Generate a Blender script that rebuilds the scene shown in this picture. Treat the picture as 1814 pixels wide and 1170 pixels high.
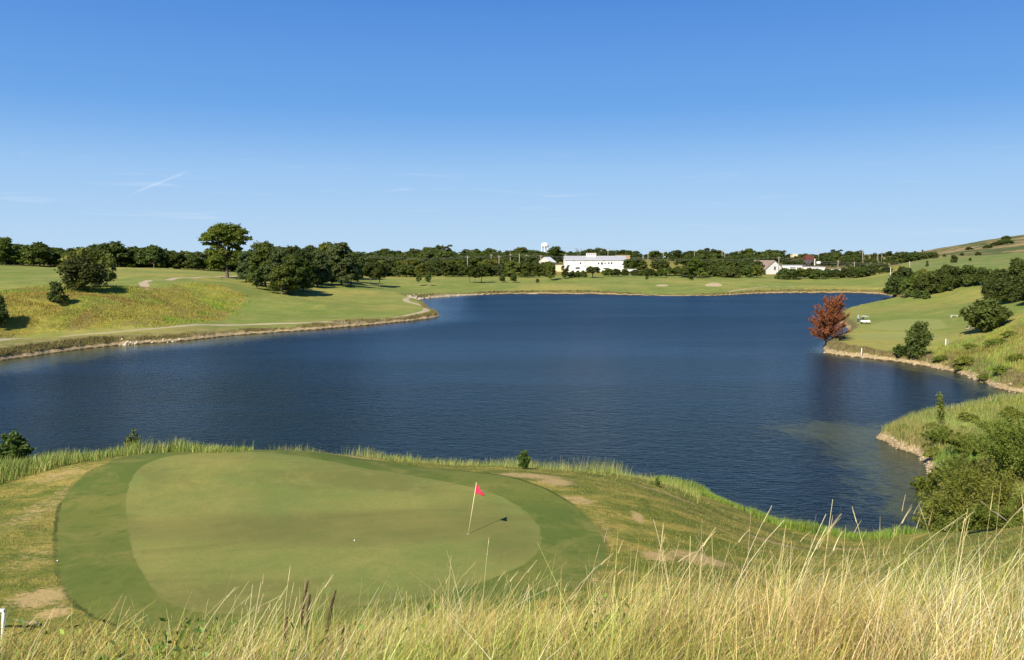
import bpy, math, random
import numpy as np
from mathutils import Vector

for o in list(bpy.data.objects): bpy.data.objects.remove(o)
S = bpy.context.scene
col = S.collection
# ------------------------------------------------------------------ camera
F, CX, CY, HOR = 1480.0, 907.0, 585.0, 456.0      # focal length / centre / horizon of the photo, in its pixels
CAMZ = 17.0
PITCH = math.atan((CY - HOR) / F)
cam_d = bpy.data.cameras.new('camera'); cam = bpy.data.objects.new('camera', cam_d); col.objects.link(cam)
cam.location = (0, 0, CAMZ); cam.rotation_euler = (math.pi/2 - PITCH, 0, 0)
cam_d.sensor_width = 36; cam_d.lens = 36 * F / 1814; cam_d.clip_start = 0.1; cam_d.clip_end = 20000
S.camera = cam
# ------------------------------------------------------------------ light
SUN_EL, SUN_AZ = math.radians(41), math.radians(211)   # azimuth clockwise from +Y
w = bpy.data.worlds.new('World'); S.world = w; w.use_nodes = True
nt = w.node_tree; nt.nodes.clear()
def N(nt, t, **k):
    n = nt.nodes.new(t)
    for a, b in k.items(): setattr(n, a, b)
    return n
sky = N(nt, 'ShaderNodeTexSky', sky_type='NISHITA', sun_disc=False, sun_elevation=SUN_EL, sun_rotation=SUN_AZ,
        air_density=1.25, dust_density=0.35, ozone_density=3.2)
bg = N(nt, 'ShaderNodeBackground'); bg.inputs['Strength'].default_value = 0.079
out = N(nt, 'ShaderNodeOutputWorld')
geo = N(nt, 'ShaderNodeTexCoord')
def math_(nt, op, a, b=None, c=None, clamp=False):
    n = N(nt, 'ShaderNodeMath', operation=op); n.use_clamp = clamp
    for i, v in enumerate((a, b, c)):
        if v is None: continue
        if isinstance(v, (int, float)): n.inputs[i].default_value = v
        else: nt.links.new(v, n.inputs[i])
    return n.outputs[0]
def maprange(nt, v, a, b, c=0., d=1., smooth=True):
    n = N(nt, 'ShaderNodeMapRange'); n.interpolation_type = 'SMOOTHSTEP' if smooth else 'LINEAR'
    nt.links.new(v, n.inputs['Value'])
    for k, x in zip(('From Min', 'From Max', 'To Min', 'To Max'), (a, b, c, d)): n.inputs[k].default_value = x
    return n.outputs['Result']
def mix(nt, f, a, b, mode='MIX'):
    n = N(nt, 'ShaderNodeMix', data_type='RGBA', blend_type=mode)
    for s, v in ((n.inputs[0], f), (n.inputs[6], a), (n.inputs[7], b)):
        if isinstance(v, (int, float)): s.default_value = v
        elif isinstance(v, tuple): s.default_value = (*v[:3], 1)
        else: nt.links.new(v, s)
    return n.outputs[2]
def noise(nt, vec, scale, detail=3, rough=.5, dist=0, sc=(1, 1, 1), rot=0):
    if sc != (1, 1, 1) or rot:
        m = N(nt, 'ShaderNodeMapping'); m.inputs['Scale'].default_value = sc; m.inputs['Rotation'].default_value = (0, 0, rot)
        nt.links.new(vec, m.inputs[0]); vec = m.outputs[0]
    n = N(nt, 'ShaderNodeTexNoise'); nt.links.new(vec, n.inputs['Vector'])
    n.inputs['Scale'].default_value = scale; n.inputs['Detail'].default_value = detail
    n.inputs['Roughness'].default_value = rough; n.inputs['Distortion'].default_value = dist
    return n.outputs['Fac']
# thin high cirrus and one old contrail, placed by direction in the sky itself
sep = N(nt, 'ShaderNodeSeparateXYZ'); nt.links.new(geo.outputs['Generated'], sep.inputs[0])
sx = math_(nt, 'DIVIDE', sep.outputs[0], sep.outputs[1]); sz = math_(nt, 'DIVIDE', sep.outputs[2], sep.outputs[1])
cn = noise(nt, geo.outputs['Generated'], 7, 5, .6, .6, (1, 1, 14))
cm = math_(nt, 'MULTIPLY', maprange(nt, cn, .56, .8), math_(nt, 'MULTIPLY', maprange(nt, sep.outputs[2], .0, .05), maprange(nt, sep.outputs[2], .14, .08)))
cm = math_(nt, 'MULTIPLY', cm, .26)
u = math_(nt, 'ADD', sx, .4155); v = math_(nt, 'SUBTRACT', sz, .0885)
ln = math_(nt, 'ABSOLUTE', math_(nt, 'ADD', math_(nt, 'MULTIPLY', u, -.362), math_(nt, 'MULTIPLY', v, .932)))
al = math_(nt, 'ABSOLUTE', math_(nt, 'ADD', math_(nt, 'MULTIPLY', u, .932), math_(nt, 'MULTIPLY', v, .362)))
ct = math_(nt, 'MULTIPLY', maprange(nt, ln, .0022, .0004), maprange(nt, al, .043, .02))
ct = math_(nt, 'MULTIPLY', ct, math_(nt, 'GREATER_THAN', sep.outputs[1], 0.))
cm = math_(nt, 'ADD', cm, math_(nt, 'MULTIPLY', ct, .2))
# slightly cleaner blue than the default air, paler towards the horizon
skc = mix(nt, 1., sky.outputs[0], (.34, .66, 1.0), 'MULTIPLY')
lowc = mix(nt, maprange(nt, sep.outputs[2], -.01, .17, smooth=False), (4.9, 6.5, 8.1), (1.85, 4.15, 7.8)); lowc = mix(nt, maprange(nt, sep.outputs[2], .10, .33, smooth=False), lowc, (.52, 1.95, 5.9)); lowc = mix(nt, maprange(nt, sep.outputs[2], .28, .58, smooth=False), lowc, (.18, .85, 3.0))
skc = mix(nt, maprange(nt, sep.outputs[2], .85, .5, 0, .95), skc, lowc)
skc = mix(nt, cm, skc, (7.5, 8.3, 9.2))
nt.links.new(skc, bg.inputs['Color']); nt.links.new(bg.outputs[0], out.inputs[0])
sd_ = bpy.data.lights.new('sun', 'SUN'); sd_.energy = 5.0; sd_.angle = math.radians(.53); sd_.color = (1, .90, .72)
sun = bpy.data.objects.new('sun', sd_); col.objects.link(sun)
sdir = Vector((math.sin(SUN_AZ)*math.cos(SUN_EL), math.cos(SUN_AZ)*math.cos(SUN_EL), math.sin(SUN_EL)))
sun.rotation_euler = sdir.to_track_quat('Z', 'Y').to_euler(); sun.location = (-30, -60, 80)
vs = S.view_settings; vs.view_transform = 'Standard'; vs.look = 'None'; vs.exposure = 0.52; vs.gamma = 1; vs.use_curve_mapping = False
S.cycles.max_bounces = 6; S.cycles.transparent_max_bounces = 6

# ------------------------------------------------------------------ helpers
rng = np.random.default_rng(7); random.seed(7)
def ray(px, py):
    a, b = (px - CX) / F, (CY - py) / F
    c, s = math.cos(PITCH), math.sin(PITCH)
    return np.array([a, c + b*s, -s + b*c])
def at_h(px, py, h):
    d = ray(px, py); t = (h - CAMZ) / d[2]; return d[0]*t, d[1]*t
def at_d(px, dist):                                   # dist measured along +Y
    d = ray(px, HOR); return d[0]/d[1]*dist, dist
def z_of(py, dist): d = ray(CX, py); return CAMZ + d[2]/d[1]*dist
def smooth(x, a, b):
    t = np.clip((x - a) / (b - a), 0, 1); return t*t*(3 - 2*t)
def _h2(i, j, s):
    n = (i*374761393 + j*668265263 + s*974711) & 0x7fffffff
    n = ((n ^ (n >> 13)) * 1274126177) & 0x7fffffff
    return ((n ^ (n >> 16)) & 0xffff) / 65535.
def vnoise(x, y, s=0):
    xi, yi = np.floor(x).astype(np.int64), np.floor(y).astype(np.int64); fx, fy = x-xi, y-yi
    fx, fy = fx*fx*(3-2*fx), fy*fy*(3-2*fy)
    a, b, c, d = _h2(xi, yi, s), _h2(xi+1, yi, s), _h2(xi, yi+1, s), _h2(xi+1, yi+1, s)
    return (a*(1-fx)+b*fx)*(1-fy) + (c*(1-fx)+d*fx)*fy
def seg_dist(x, y, a, b):
    ax, ay = a; dx, dy = b[0]-ax, b[1]-ay
    t = np.clip(((x-ax)*dx + (y-ay)*dy) / max(dx*dx+dy*dy, 1e-9), 0, 1)
    return np.hypot(x-ax-t*dx, y-ay-t*dy)
def line_dist(x, y, pts):
    d = np.full(np.shape(x), 1e9)
    for a, b in zip(pts[:-1], pts[1:]): d = np.minimum(d, seg_dist(x, y, a, b))
    return d
def poly_sd(x, y, P):                                 # positive inside
    d = line_dist(x, y, list(P) + [P[0]]); ins = np.zeros(np.shape(x), bool)
    n = len(P)
    for i in range(n):
        (x1, y1), (x2, y2) = P[i], P[(i+1) % n]
        if y1 == y2: continue
        c = ((y1 > y) != (y2 > y)) & (x < (x2-x1)*(y-y1)/(y2-y1) + x1)
        ins ^= c
    return np.where(ins, d, -d)
def chaikin(P, n=2, closed=True):
    for _ in range(n):
        Q = []
        m = len(P) if closed else len(P)-1
        if not closed: Q.append(P[0])
        for i in range(m):
            a, b = P[i], P[(i+1) % len(P)]
            Q += [(a[0]*.75+b[0]*.25, a[1]*.75+b[1]*.25), (a[0]*.25+b[0]*.75, a[1]*.25+b[1]*.75)]
        if not closed: Q.append(P[-1])
        P = Q
    return P
# ------------------------------------------------------------------ the lake outline (water level z = 0)
W = lambda l: [at_h(a, b, 0) for a, b in l]
LAKE = W([(1150, 860), (1230, 872), (1275, 893), (1330, 922), (1400, 944), (1480, 957), (1560, 964), (1640, 972), (1700, 985)]) + \
  W([(1790, 990), (1770, 950), (1715, 905), (1680, 880), (1650, 850), (1640, 815), (1600, 797), (1575, 785), (1552, 773), (1580, 757), (1640, 742),
     (1720, 737), (1800, 730), (1880, 724), (1900, 712), (1860, 702), (1800, 697), (1765, 688), (1730, 673), (1690, 660), (1640, 649), (1590, 642), (1540, 636), (1490, 630), (1452, 624),
     (1462, 612), (1485, 601), (1500, 592), (1503, 585), (1496, 577), (1480, 570), (1480, 560), (1500, 551), (1560, 546), (1600, 543), (1640, 538), (1650, 534), (1615, 533), (1582, 528),
     (1575, 523.5), (1555, 521), (1500, 519.5), (1400, 519.5), (1330, 521), (1280, 524), (1200, 525), (1100, 523), (1060, 521.5), (980, 521), (900, 521),
     (840, 523), (790, 526), (750, 529), (732, 533), (740, 538), (756, 543), (760, 549), (757, 552), (782, 559), (770, 564), (720, 570), (660, 576), (600, 581), (540, 586),
     (480, 590), (400, 596), (340, 603), (290, 607), (240, 610), (160, 617), (80, 628), (0, 640), (-100, 655), (-250, 680)]) + \
  [(-135, 92), (-125, 76), (-90, 70), (-60, 68), (-40, 66), (-25, 63.5), (-12, 62), (0, 60), (7, 60)]
LAKE = chaikin(LAKE, 1)
# ------------------------------------------------------------------ relief: known ground heights, interpolated
K = []
def kp(px, py, h): x, y = at_h(px, py, h); K.append((x, y, h))
def kd(px, d, h): x, y = at_d(px, d); K.append((x, y, h))
for px, d0 in ((-300, 0), (200, 0), (907, 0), (1400, 0), (2000, 0)):      # the hill the photographer stands on
    dz = (-.32, -.24, -.12, .08, .30)[(-300, 200, 907, 1400, 2000).index(px)]
    kd(px, 1.2, 15.5 + dz*.2); kd(px, 3, 15.2 + dz*.4); kd(px, 5, 14.62 + dz*.8); kd(px, 7, 13.66 + dz); kd(px, 8.5, 12.8 + dz)
    kd(px, 11, 11.45 + dz); kd(px, 16, 8.9 + dz*.6)
kd(1900, 22, 8.6); kd(1900, 30, 6.9); kd(2300, 30, 9); kd(2300, 60, 9.5); kd(2500, 120, 14)
kd(500, 23, 5.9); kd(900, 23, 6.1); kd(1300, 23, 6.6); kd(100, 22, 5.7); kd(-300, 20, 6)
for p in ((330, 1060, 5.35), (0, 1080, 5.3), (0, 960, 5.45), (0, 880, 5.4), (0, 828, 4.9), (-300, 900, 5), (150, 1040, 5.35), (160, 900, 5.6), (240, 805, 5.9),
          (500, 1060, 5.4), (800, 1050, 5.5), (1050, 1030, 5.5), (829, 946, 5.6), (600, 940, 5.55), (400, 930, 5.55), (250, 930, 5.5), (500, 860, 5.75), (700, 890, 5.7), (900, 900, 5.7),
          (330, 800, 5.98), (400, 797, 6.0), (500, 798, 5.95), (600, 806, 5.85), (700, 826, 5.75), (800, 833, 5.7), (950, 840, 5.6), (1050, 845, 5.2), (1150, 856, 4.3), (1210, 868, 3.3),
          (1050, 940, 5.45), (1200, 960, 4.8), (1200, 900, 4.6), (1300, 940, 3.2), (1300, 1000, 4.5), (1400, 975, 3.0), (1400, 1010, 4.4), (1550, 990, 3.2), (1560, 968, 1.0), (1350, 950, 2.4), (1280, 905, 1.9)): kp(*p)
for px, h in ((240, 2), (500, 2), (800, 2), (1100, 1.6)): kd(px, 57, h)
# right hand spit and slope
for p in ((1600, 757, .9), (1660, 752, 1.0), (1700, 748, 1.1), (1740, 745, 1.2), (1780, 742, 1.3), (1660, 775, 1.6), (1700, 775, 1.9), (1750, 790, 2.8), (1814, 738, 1.6), (1900, 735, 2.2), (1814, 850, 4.6), (1700, 850, 2.6), (1950, 740, 5)): kp(*p)
for p in ((1700, 655, 1.2), (1750, 640, 2.6), (1814, 655, 3.1), (1814, 600, 6.3), (1760, 600, 4.0), (1700, 612, 2.4), (1660, 625, 1.6), (1900, 600, 8.2), (2000, 560, 13),
          (1480, 603, 1.6), (1530, 612, 1.7), (1600, 620, 1.5), (1600, 600, 1.9), (1540, 573, 2.2), (1700, 590, 2.4), (1640, 570, 2.5), (1600, 556, 2.6), (1550, 548, 2.5), (1640, 545, 2.9), (1700, 560, 3.3),
          (1700, 540, 4.2), (1760, 560, 4.4), (1740, 516, 7.0), (1790, 540, 6.4), (1690, 530, 4.6), (1850, 540, 9)): kp(*p)
for px, d, h in ((1700, 270, 7.8), (1640, 330, 3), (1760, 300, 9.5), (1620, 400, 6), (1700, 380, 8.5), (1600, 470, 9.5), (1555, 450, 5.4), (1530, 520, 6.4), (1560, 600, 9.5), (1580, 560, 11.5), (1650, 430, 12.6), (1650, 520, 16.2), (1700, 500, 16.5), (1760, 430, 15.5), (1814, 430, 17),
                 (1814, 520, 19.5), (1760, 520, 18.5), (1950, 480, 24), (1600, 640, 15), (1630, 850, 22.6), (1670, 860, 26.5), (1700, 860, 29.5), (1740, 860, 33.5), (1780, 870, 38), (1814, 880, 39.8), (1900, 900, 43), (2050, 900, 46),
                 (1700, 640, 21), (1760, 640, 25), (1814, 640, 28.5), (1590, 850, 17), (1760, 1200, 28), (1900, 1500, 30)): kd(px, d, h)
# far shore
for px in (700, 850, 1000, 1150, 1300, 1420, 1520):
    hh = 4.6 + .5*math.sin(px*.03)
    kd(px, 400, 2.0); kd(px, 425, 3.4); kd(px, 460, hh); kd(px, 500, 5.3); kd(px, 580, 6.5); kd(px, 720, 9.5); kd(px, 1000, 12.5); kd(px, 2000, 16)
kp(1015, 492, 5.6)
kd(1160, 650, 10.2); kd(1200, 650, 10.5); kd(1160, 560, 7.5); kd(1430, 600, 7.0)
# left shore and dunes
for p in ((0, 604, 1.3), (100, 597, 1.4), (200, 590, 1.4), (300, 584, 1.4), (400, 578, 1.2), (500, 576, .9), (600, 573, .9), (700, 563, .8), (0, 582, 2.2), (100, 578, 2.3), (200, 573, 2.4), (300, 566, 2.4),
          (400, 560, 2.0), (-100, 600, 2), (0, 550, 5.6), (100, 545, 5.8), (200, 540, 5.8), (300, 535, 5.5), (370, 540, 3.4), (0, 520, 8.1), (60, 512, 8.7), (140, 514, 8.7), (230, 512, 8.4), (290, 515, 8.0),
          (0, 500, 9.0), (100, 498, 9.2), (260, 500, 9.0), (330, 498, 9.0), (400, 493, 9.0), (360, 510, 7.7), (420, 510, 7.2), (470, 520, 5.2), (450, 540, 3.3), (550, 550, 2.2), (520, 524, 4.3), (560, 510, 5.5), (600, 512, 5.0),
          (600, 530, 3.2), (650, 515, 3.9), (700, 545, 1.9), (700, 520, 3.3), (740, 503, 3.9), (640, 503, 4.6), (700, 490, 5.6), (620, 497, 5.6), (560, 492, 6.6), (480, 500, 7.4)): kp(*p)
for px, d, h in ((0, 260, 9.3), (150, 270, 9.2), (300, 280, 9.8), (0, 400, 12.0), (20, 430, 12.8), (60, 430, 11.6), (120, 420, 11.4), (180, 400, 11.9), (240, 390, 12.0), (300, 390, 11.4), (360, 385, 11.0), (420, 390, 10), (-200, 300, 12), (-200, 450, 14),
                 (0, 520, 11.5), (200, 520, 11), (400, 520, 9.5), (550, 500, 7.5), (0, 800, 13), (300, 800, 12.5), (550, 800, 11.5), (0, 2000, 16), (400, 2000, 16), (-300, 1200, 16)): kd(px, d, h)
for px in (-600, 100, 700, 1300, 1900, 2500): kd(px, 4500, 16.5); kd(px, 8000, 16.5)
K = np.array(K)
def uv(x, y):
    th = np.arctan2(x, y); r = np.hypot(x, y)
    return np.clip(th, -1.1, 1.1), np.log(np.maximum(r, .8))
ku, kv = uv(K[:, 0], K[:, 1]); C2 = .05**2
A = np.sqrt((ku[:, None]-ku)**2 + (kv[:, None]-kv)**2 + C2)
nk = len(K); M = np.zeros((nk+1, nk+1)); M[:nk, :nk] = A + 0*np.eye(nk); M[:nk, nk] = 1; M[nk, :nk] = 1
M[:nk, :nk] -= 2e-3*np.eye(nk)
KW = np.linalg.solve(M, np.append(K[:, 2], 0))
def rbf(x, y):
    u, v = uv(x, y); o = np.full(u.shape, KW[-1])
    for i in range(nk): o += KW[i]*np.sqrt((u-ku[i])**2 + (v-kv[i])**2 + C2)
    return o
def shore_sd(x, y):                                   # positive on land
    return -poly_sd(x, y, LAKE) + (vnoise(x/2.3, y/2.3, 3)-.5)*.9*smooth(np.hypot(x, y), 40, 90) + (vnoise(x/.8, y/.8, 4)-.5)*.35
def height(x, y, sd=None):
    x, y = np.asarray(x, float), np.asarray(y, float)
    if sd is None: sd = shore_sd(x, y)
    h = rbf(x, y); r = np.hypot(x, y); th = np.abs(np.arctan2(x, y))
    rough = (smooth(x, -20, -60)*smooth(r, 130, 170)*smooth(r, 420, 300)) + smooth(r, 480, 520)*.6 + smooth(x, 40, 60)*smooth(r, 40, 60)*smooth(r, 170, 130)*.5
    h += rough*((vnoise(x/19, y/19, 1)-.5)*1.5 + (vnoise(x/6, y/6, 2)-.5)*.45)
    h += smooth(r, 100, 150)*smooth(r, 480, 440)*(vnoise(x/34, y/34, 9)-.5)*.7
    h += smooth(r, 110, 160)*smooth(r, 520, 480)*(vnoise(x/11, y/11, 19)-.5)*.35
    h += (vnoise(x/3.1, y/3.1, 5)-.5)*.09 + (vnoise(x/1.1, y/1.1, 6)-.5)*.05*smooth(r, 24, 18)
    back = 15.5*smooth(r, 60, 5) + 12*smooth(r, 5, 60)
    k = smooth(th, 1.1, 2.2); h = h*(1-k) + back*k
    h = np.maximum(h, .6)
    bank = np.where(sd > 0, .9*(1-np.exp(-np.maximum(sd, 0)/1.1)) + .42*sd, .35*sd)
    bank = np.maximum(bank, -3)
    q = .35; d = np.clip((bank-h)/q, -1, 1)
    hm = np.where(bank < h, bank, h) - q*.25*(1-np.abs(d))**2
    return np.where(sd < 0, bank, np.maximum(hm, .02*np.minimum(sd, 1)))
R_ = np.geomspace(2.2, 4500, 2600)
def hit(px, py):                                      # where the line of sight meets the ground: a place in the world
    d = ray(px, py); k = R_/math.hypot(d[0], d[1]); X, Y, Z = d[0]*k, d[1]*k, CAMZ + d[2]*k
    H = np.maximum(height(X, Y), 0); i = np.argmax(Z <= H)
    if not (Z <= H).any(): i = -1
    if i > 0:
        a, b = Z[i-1]-H[i-1], H[i]-Z[i]; t = a/(a+b+1e-9)
        return X[i-1]*(1-t)+X[i]*t, Y[i-1]*(1-t)+Y[i]*t
    return X[i], Y[i]
def hits(l): return [hit(a, b) for a, b in l]
def gz(x, y): return float(height(np.array([x]), np.array([y]))[0])
# ------------------------------------------------------------------ ground features
GREEN = chaikin(W2 := [at_h(a, b, 5.6) for a, b in ((222, 900), (225, 872), (243, 845), (300, 825), (400, 820), (470, 819), (560, 827), (660, 840), (760, 853), (850, 873), (910, 893), (950, 922), (962, 950), (950, 985),
        (890, 1015), (800, 1045), (700, 1062), (560, 1075), (400, 1080), (320, 1068), (280, 1045), (245, 1000), (228, 950))], 2)
COLLAR = chaikin([at_h(a, b, 5.6) for a, b in ((103, 905), (122, 866), (170, 842), (240, 817), (330, 806), (440, 802), (550, 806), (650, 819), (760, 832), (860, 841), (940, 861), (1010, 890), (1055, 920), (1078, 960),
        (1062, 1010), (1000, 1050), (880, 1085), (600, 1110), (300, 1110), (190, 1095), (118, 1045), (100, 990), (100, 945))], 2)
PATHS = [(1.0, chaikin(hits([(-120, 612), (0, 604), (100, 597), (200, 589), (300, 581), (400, 575), (480, 573), (560, 572), (640, 570), (700, 563), (742, 555), (758, 550), (752, 544), (735, 538), (716, 533), (722, 528.5), (760, 526), (800, 522), (860, 519), (960, 518)]), 2, False)),
         (1.3, chaikin(hits([(262, 513), (257, 505), (250, 501), (300, 495), (350, 492), (398, 490)]), 2, False)), (1.3, hits([(408, 491), (452, 487)])), (.9, hits([(1290, 517), (1320, 512), (1360, 508), (1420, 508)]))]
SAND = [chaikin(hits([(1248, 507), (1252, 503), (1268, 501), (1280, 505), (1276, 507.5), (1262, 508)]), 2), chaikin(hits([(1160, 507), (1165, 504.5), (1178, 504), (1186, 506), (1176, 508)]), 2)]
LROUGH = chaikin(hits([(-250, 530), (-100, 522), (0, 514), (100, 509), (230, 507), (262, 513), (300, 503), (360, 503), (400, 508), (440, 525), (425, 545), (400, 556), (405, 566), (380, 569), (300, 574), (200, 581), (100, 588), (0, 594), (-200, 600)]), 1)
RROUGH = chaikin(hits([(1640, 645), (1650, 615), (1700, 603), (1760, 590), (1800, 575)]) + [(130, 150), (130, 60), (66, 80), (62, 97)] + hits([(1790, 693), (1730, 668), (1690, 656)]), 1)
TEES = [chaikin(hits(l), 1) for l in ([(1508, 598), (1530, 589), (1600, 588), (1660, 588), (1680, 595), (1660, 602), (1590, 603), (1520, 601)], [(1540, 578), (1575, 566), (1660, 563), (1672, 573), (1680, 583), (1600, 585), (1545, 584)])]
def E(px, py, rx, ry, h=5.4, a=1.):                   # bare or sun-bleached patch: centre and half sizes seen in the photo, laid on the ground
    x, y = at_h(px, py, h); x2, _ = at_h(px+rx, py, h); _, y2 = at_h(px, py-ry, h); return (x, y, abs(x2-x), abs(y2-y), a)
DRY = [E(940, 852, 60, 6), E(985, 862, 30, 8), E(1020, 893, 38, 7, 5.4, .8), E(1240, 985, 55, 12, 4.9), E(1165, 992, 30, 9, 5), E(1370, 955, 50, 8, 2.8), E(1130, 915, 10, 8, 5.2), E(70, 1062, 45, 16, 5.3), E(95, 1088, 26, 10, 5.3), E(246, 842, 12, 6, 5.7, .9), E(1010, 970, 16, 12, 5.4, .5),
       E(200, 806, 70, 5, 5.8, .8), E(480, 799.5, 140, 2.6, 5.95, 1), E(620, 808, 60, 3, 5.85, .9), E(110, 850, 60, 12, 5.5, .6), E(75, 900, 30, 40, 5.5, .55), E(60, 990, 55, 25, 5.4, .45), E(1050, 1035, 45, 8, 5.4, .6), E(1070, 940, 16, 26, 5.4, .45), E(1180, 876, 60, 4, 4.2, .7), E(1480, 962, 60, 5, 1.5, .7)]

# ------------------------------------------------------------------ mesh helpers
def tag(o, label=None, cat=None, group=None, kind=None):
    if label: o['label'] = label
    if cat: o['category'] = cat
    if group: o['group'] = group
    if kind: o['kind'] = kind
    return o
def mesh_np(name, V, Fq, mats, parent=None, smooth_=True, link=True):
    """V (n,3); Fq int array (m,4) or (m,3)"""
    me = bpy.data.meshes.new(name); V = np.asarray(V, np.float32); Fq = np.asarray(Fq, np.int32); k = Fq.shape[1]
    me.vertices.add(len(V)); me.vertices.foreach_set('co', V.ravel())
    me.loops.add(Fq.size); me.loops.foreach_set('vertex_index', Fq.ravel())
    me.polygons.add(len(Fq)); me.polygons.foreach_set('loop_start', np.arange(0, Fq.size, k, dtype=np.int32))
    me.polygons.foreach_set('use_smooth', np.full(len(Fq), smooth_))
    me.update(); me.validate()
    for m in (mats if isinstance(mats, (list, tuple)) else [mats]): me.materials.append(m)
    o = bpy.data.objects.new(name, me)
    if link: col.objects.link(o)
    if parent: o.parent = parent
    return o
def attr(me, name, arr):
    a = me.attributes.new(name, 'FLOAT', 'POINT'); a.data.foreach_set('value', np.asarray(arr, np.float32).ravel())
def cattr(me, name, arr):
    a = me.attributes.new(name, 'FLOAT_COLOR', 'POINT'); c = np.ones((len(arr), 4), np.float32); c[:, :3] = arr; a.data.foreach_set('color', c.ravel())
class MB:
    """collects boxes, tubes, prisms; one mesh per build()"""
    def __init__(s): s.v = []; s.f = []
    def add(s, v, f): n = len(s.v); s.v += [tuple(p) for p in v]; s.f += [tuple(i+n for i in q) for q in f]; return s
    def box(s, c, d, rz=0):
        x, y, z = (q/2 for q in d); ca, sa = math.cos(rz), math.sin(rz)
        P = [(i*x, j*y, k*z) for k in (-1, 1) for i, j in ((-1, -1), (1, -1), (1, 1), (-1, 1))]
        return s.add([(c[0]+p[0]*ca-p[1]*sa, c[1]+p[0]*sa+p[1]*ca, c[2]+p[2]) for p in P], [(0, 3, 2, 1), (4, 5, 6, 7), (0, 1, 5, 4), (1, 2, 6, 5), (2, 3, 7, 6), (3, 0, 4, 7)])
    def tube(s, pts, rad, n=8, cap=True):
        pts = [Vector(p) for p in pts]; rad = rad if isinstance(rad, (list, tuple)) else [rad]*len(pts); V = []; Fc = []
        up = Vector((.31, .17, .93)).normalized()
        for i, p in enumerate(pts):
            t = (pts[min(i+1, len(pts)-1)] - pts[max(i-1, 0)]); t = t.normalized() if t.length > 1e-9 else Vector((0, 0, 1))
            a = t.cross(up)
            if a.length < .05: a = t.cross(Vector((1, 0, 0)))
            a.normalize(); b = t.cross(a)
            V += [p + a*math.cos(2*math.pi*k/n)*rad[i] + b*math.sin(2*math.pi*k/n)*rad[i] for k in range(n)]
        for i in range(len(pts)-1):
            for k in range(n): Fc.append((i*n+k, i*n+(k+1) % n, (i+1)*n+(k+1) % n, (i+1)*n+k))
        if cap: Fc += [tuple(range(n-1, -1, -1)), tuple((len(pts)-1)*n+k for k in range(n))]
        return s.add(V, Fc)
    def lathe(s, prof, c=(0, 0, 0), n=20):
        V = [(c[0]+r*math.cos(2*math.pi*k/n), c[1]+r*math.sin(2*math.pi*k/n), c[2]+z) for r, z in prof for k in range(n)]
        Fc = [(i*n+k, i*n+(k+1) % n, (i+1)*n+(k+1) % n, (i+1)*n+k) for i in range(len(prof)-1) for k in range(n)]
        return s.add(V, Fc)
    def prism(s, prof, a, b, axis='x'):
        """profile of (u,z) extruded along an axis from a to b"""
        n = len(prof); mk = (lambda t, u, z: (t, u, z)) if axis == 'x' else (lambda t, u, z: (u, t, z))
        V = [mk(a, u, z) for u, z in prof] + [mk(b, u, z) for u, z in prof]
        return s.add(V, [tuple(range(n))[::-1], tuple(range(n, 2*n))] + [(i, (i+1) % n, n+(i+1) % n, n+i) for i in range(n)])
    def build(s, name, m, parent=None, smooth_=False, loc=None):
        me = bpy.data.meshes.new(name); me.from_pydata(s.v, [], s.f); me.materials.append(m)
        if smooth_:
            for p in me.polygons: p.use_smooth = True
        me.update(); o = bpy.data.objects.new(name, me); col.objects.link(o)
        if parent: o.parent = parent
        if loc: o.location = loc
        return o
def bevel(o, w=.02, seg=2):
    m = o.modifiers.new('bevel', 'BEVEL'); m.width = w; m.segments = seg; m.limit_method = 'ANGLE'; return o
def empty(name, loc, rz=0):
    o = bpy.data.objects.new(name, None); o.empty_display_size = .3; col.objects.link(o); o.location = loc; o.rotation_euler.z = rz; return o
# ------------------------------------------------------------------ materials
def mat(name):
    m = bpy.data.materials.new(name); m.use_nodes = True; nt = m.node_tree; nt.nodes.clear()
    o = N(nt, 'ShaderNodeOutputMaterial'); b = N(nt, 'ShaderNodeBsdfPrincipled'); nt.links.new(b.outputs[0], o.inputs[0]); return m, nt, b, o
def plain(name, c, rough=.6, metal=0, var=.12, scale=2., bump=0.):
    m, nt, b, o = mat(name); tc = N(nt, 'ShaderNodeTexCoord')
    n = noise(nt, tc.outputs['Object'], scale, 5, .6)
    f = maprange(nt, n, .25, .75, 1-var, 1+var, False)
    g = N(nt, 'ShaderNodeVectorMath', operation='SCALE'); g.inputs[0].default_value = c; nt.links.new(f, g.inputs['Scale'])
    nt.links.new(g.outputs[0], b.inputs['Base Color']); b.inputs['Roughness'].default_value = rough; b.inputs['Metallic'].default_value = metal
    if bump:
        bp = N(nt, 'ShaderNodeBump'); bp.inputs['Distance'].default_value = bump; nt.links.new(n, bp.inputs['Height']); nt.links.new(bp.outputs[0], b.inputs['Normal'])
    return m
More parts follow.
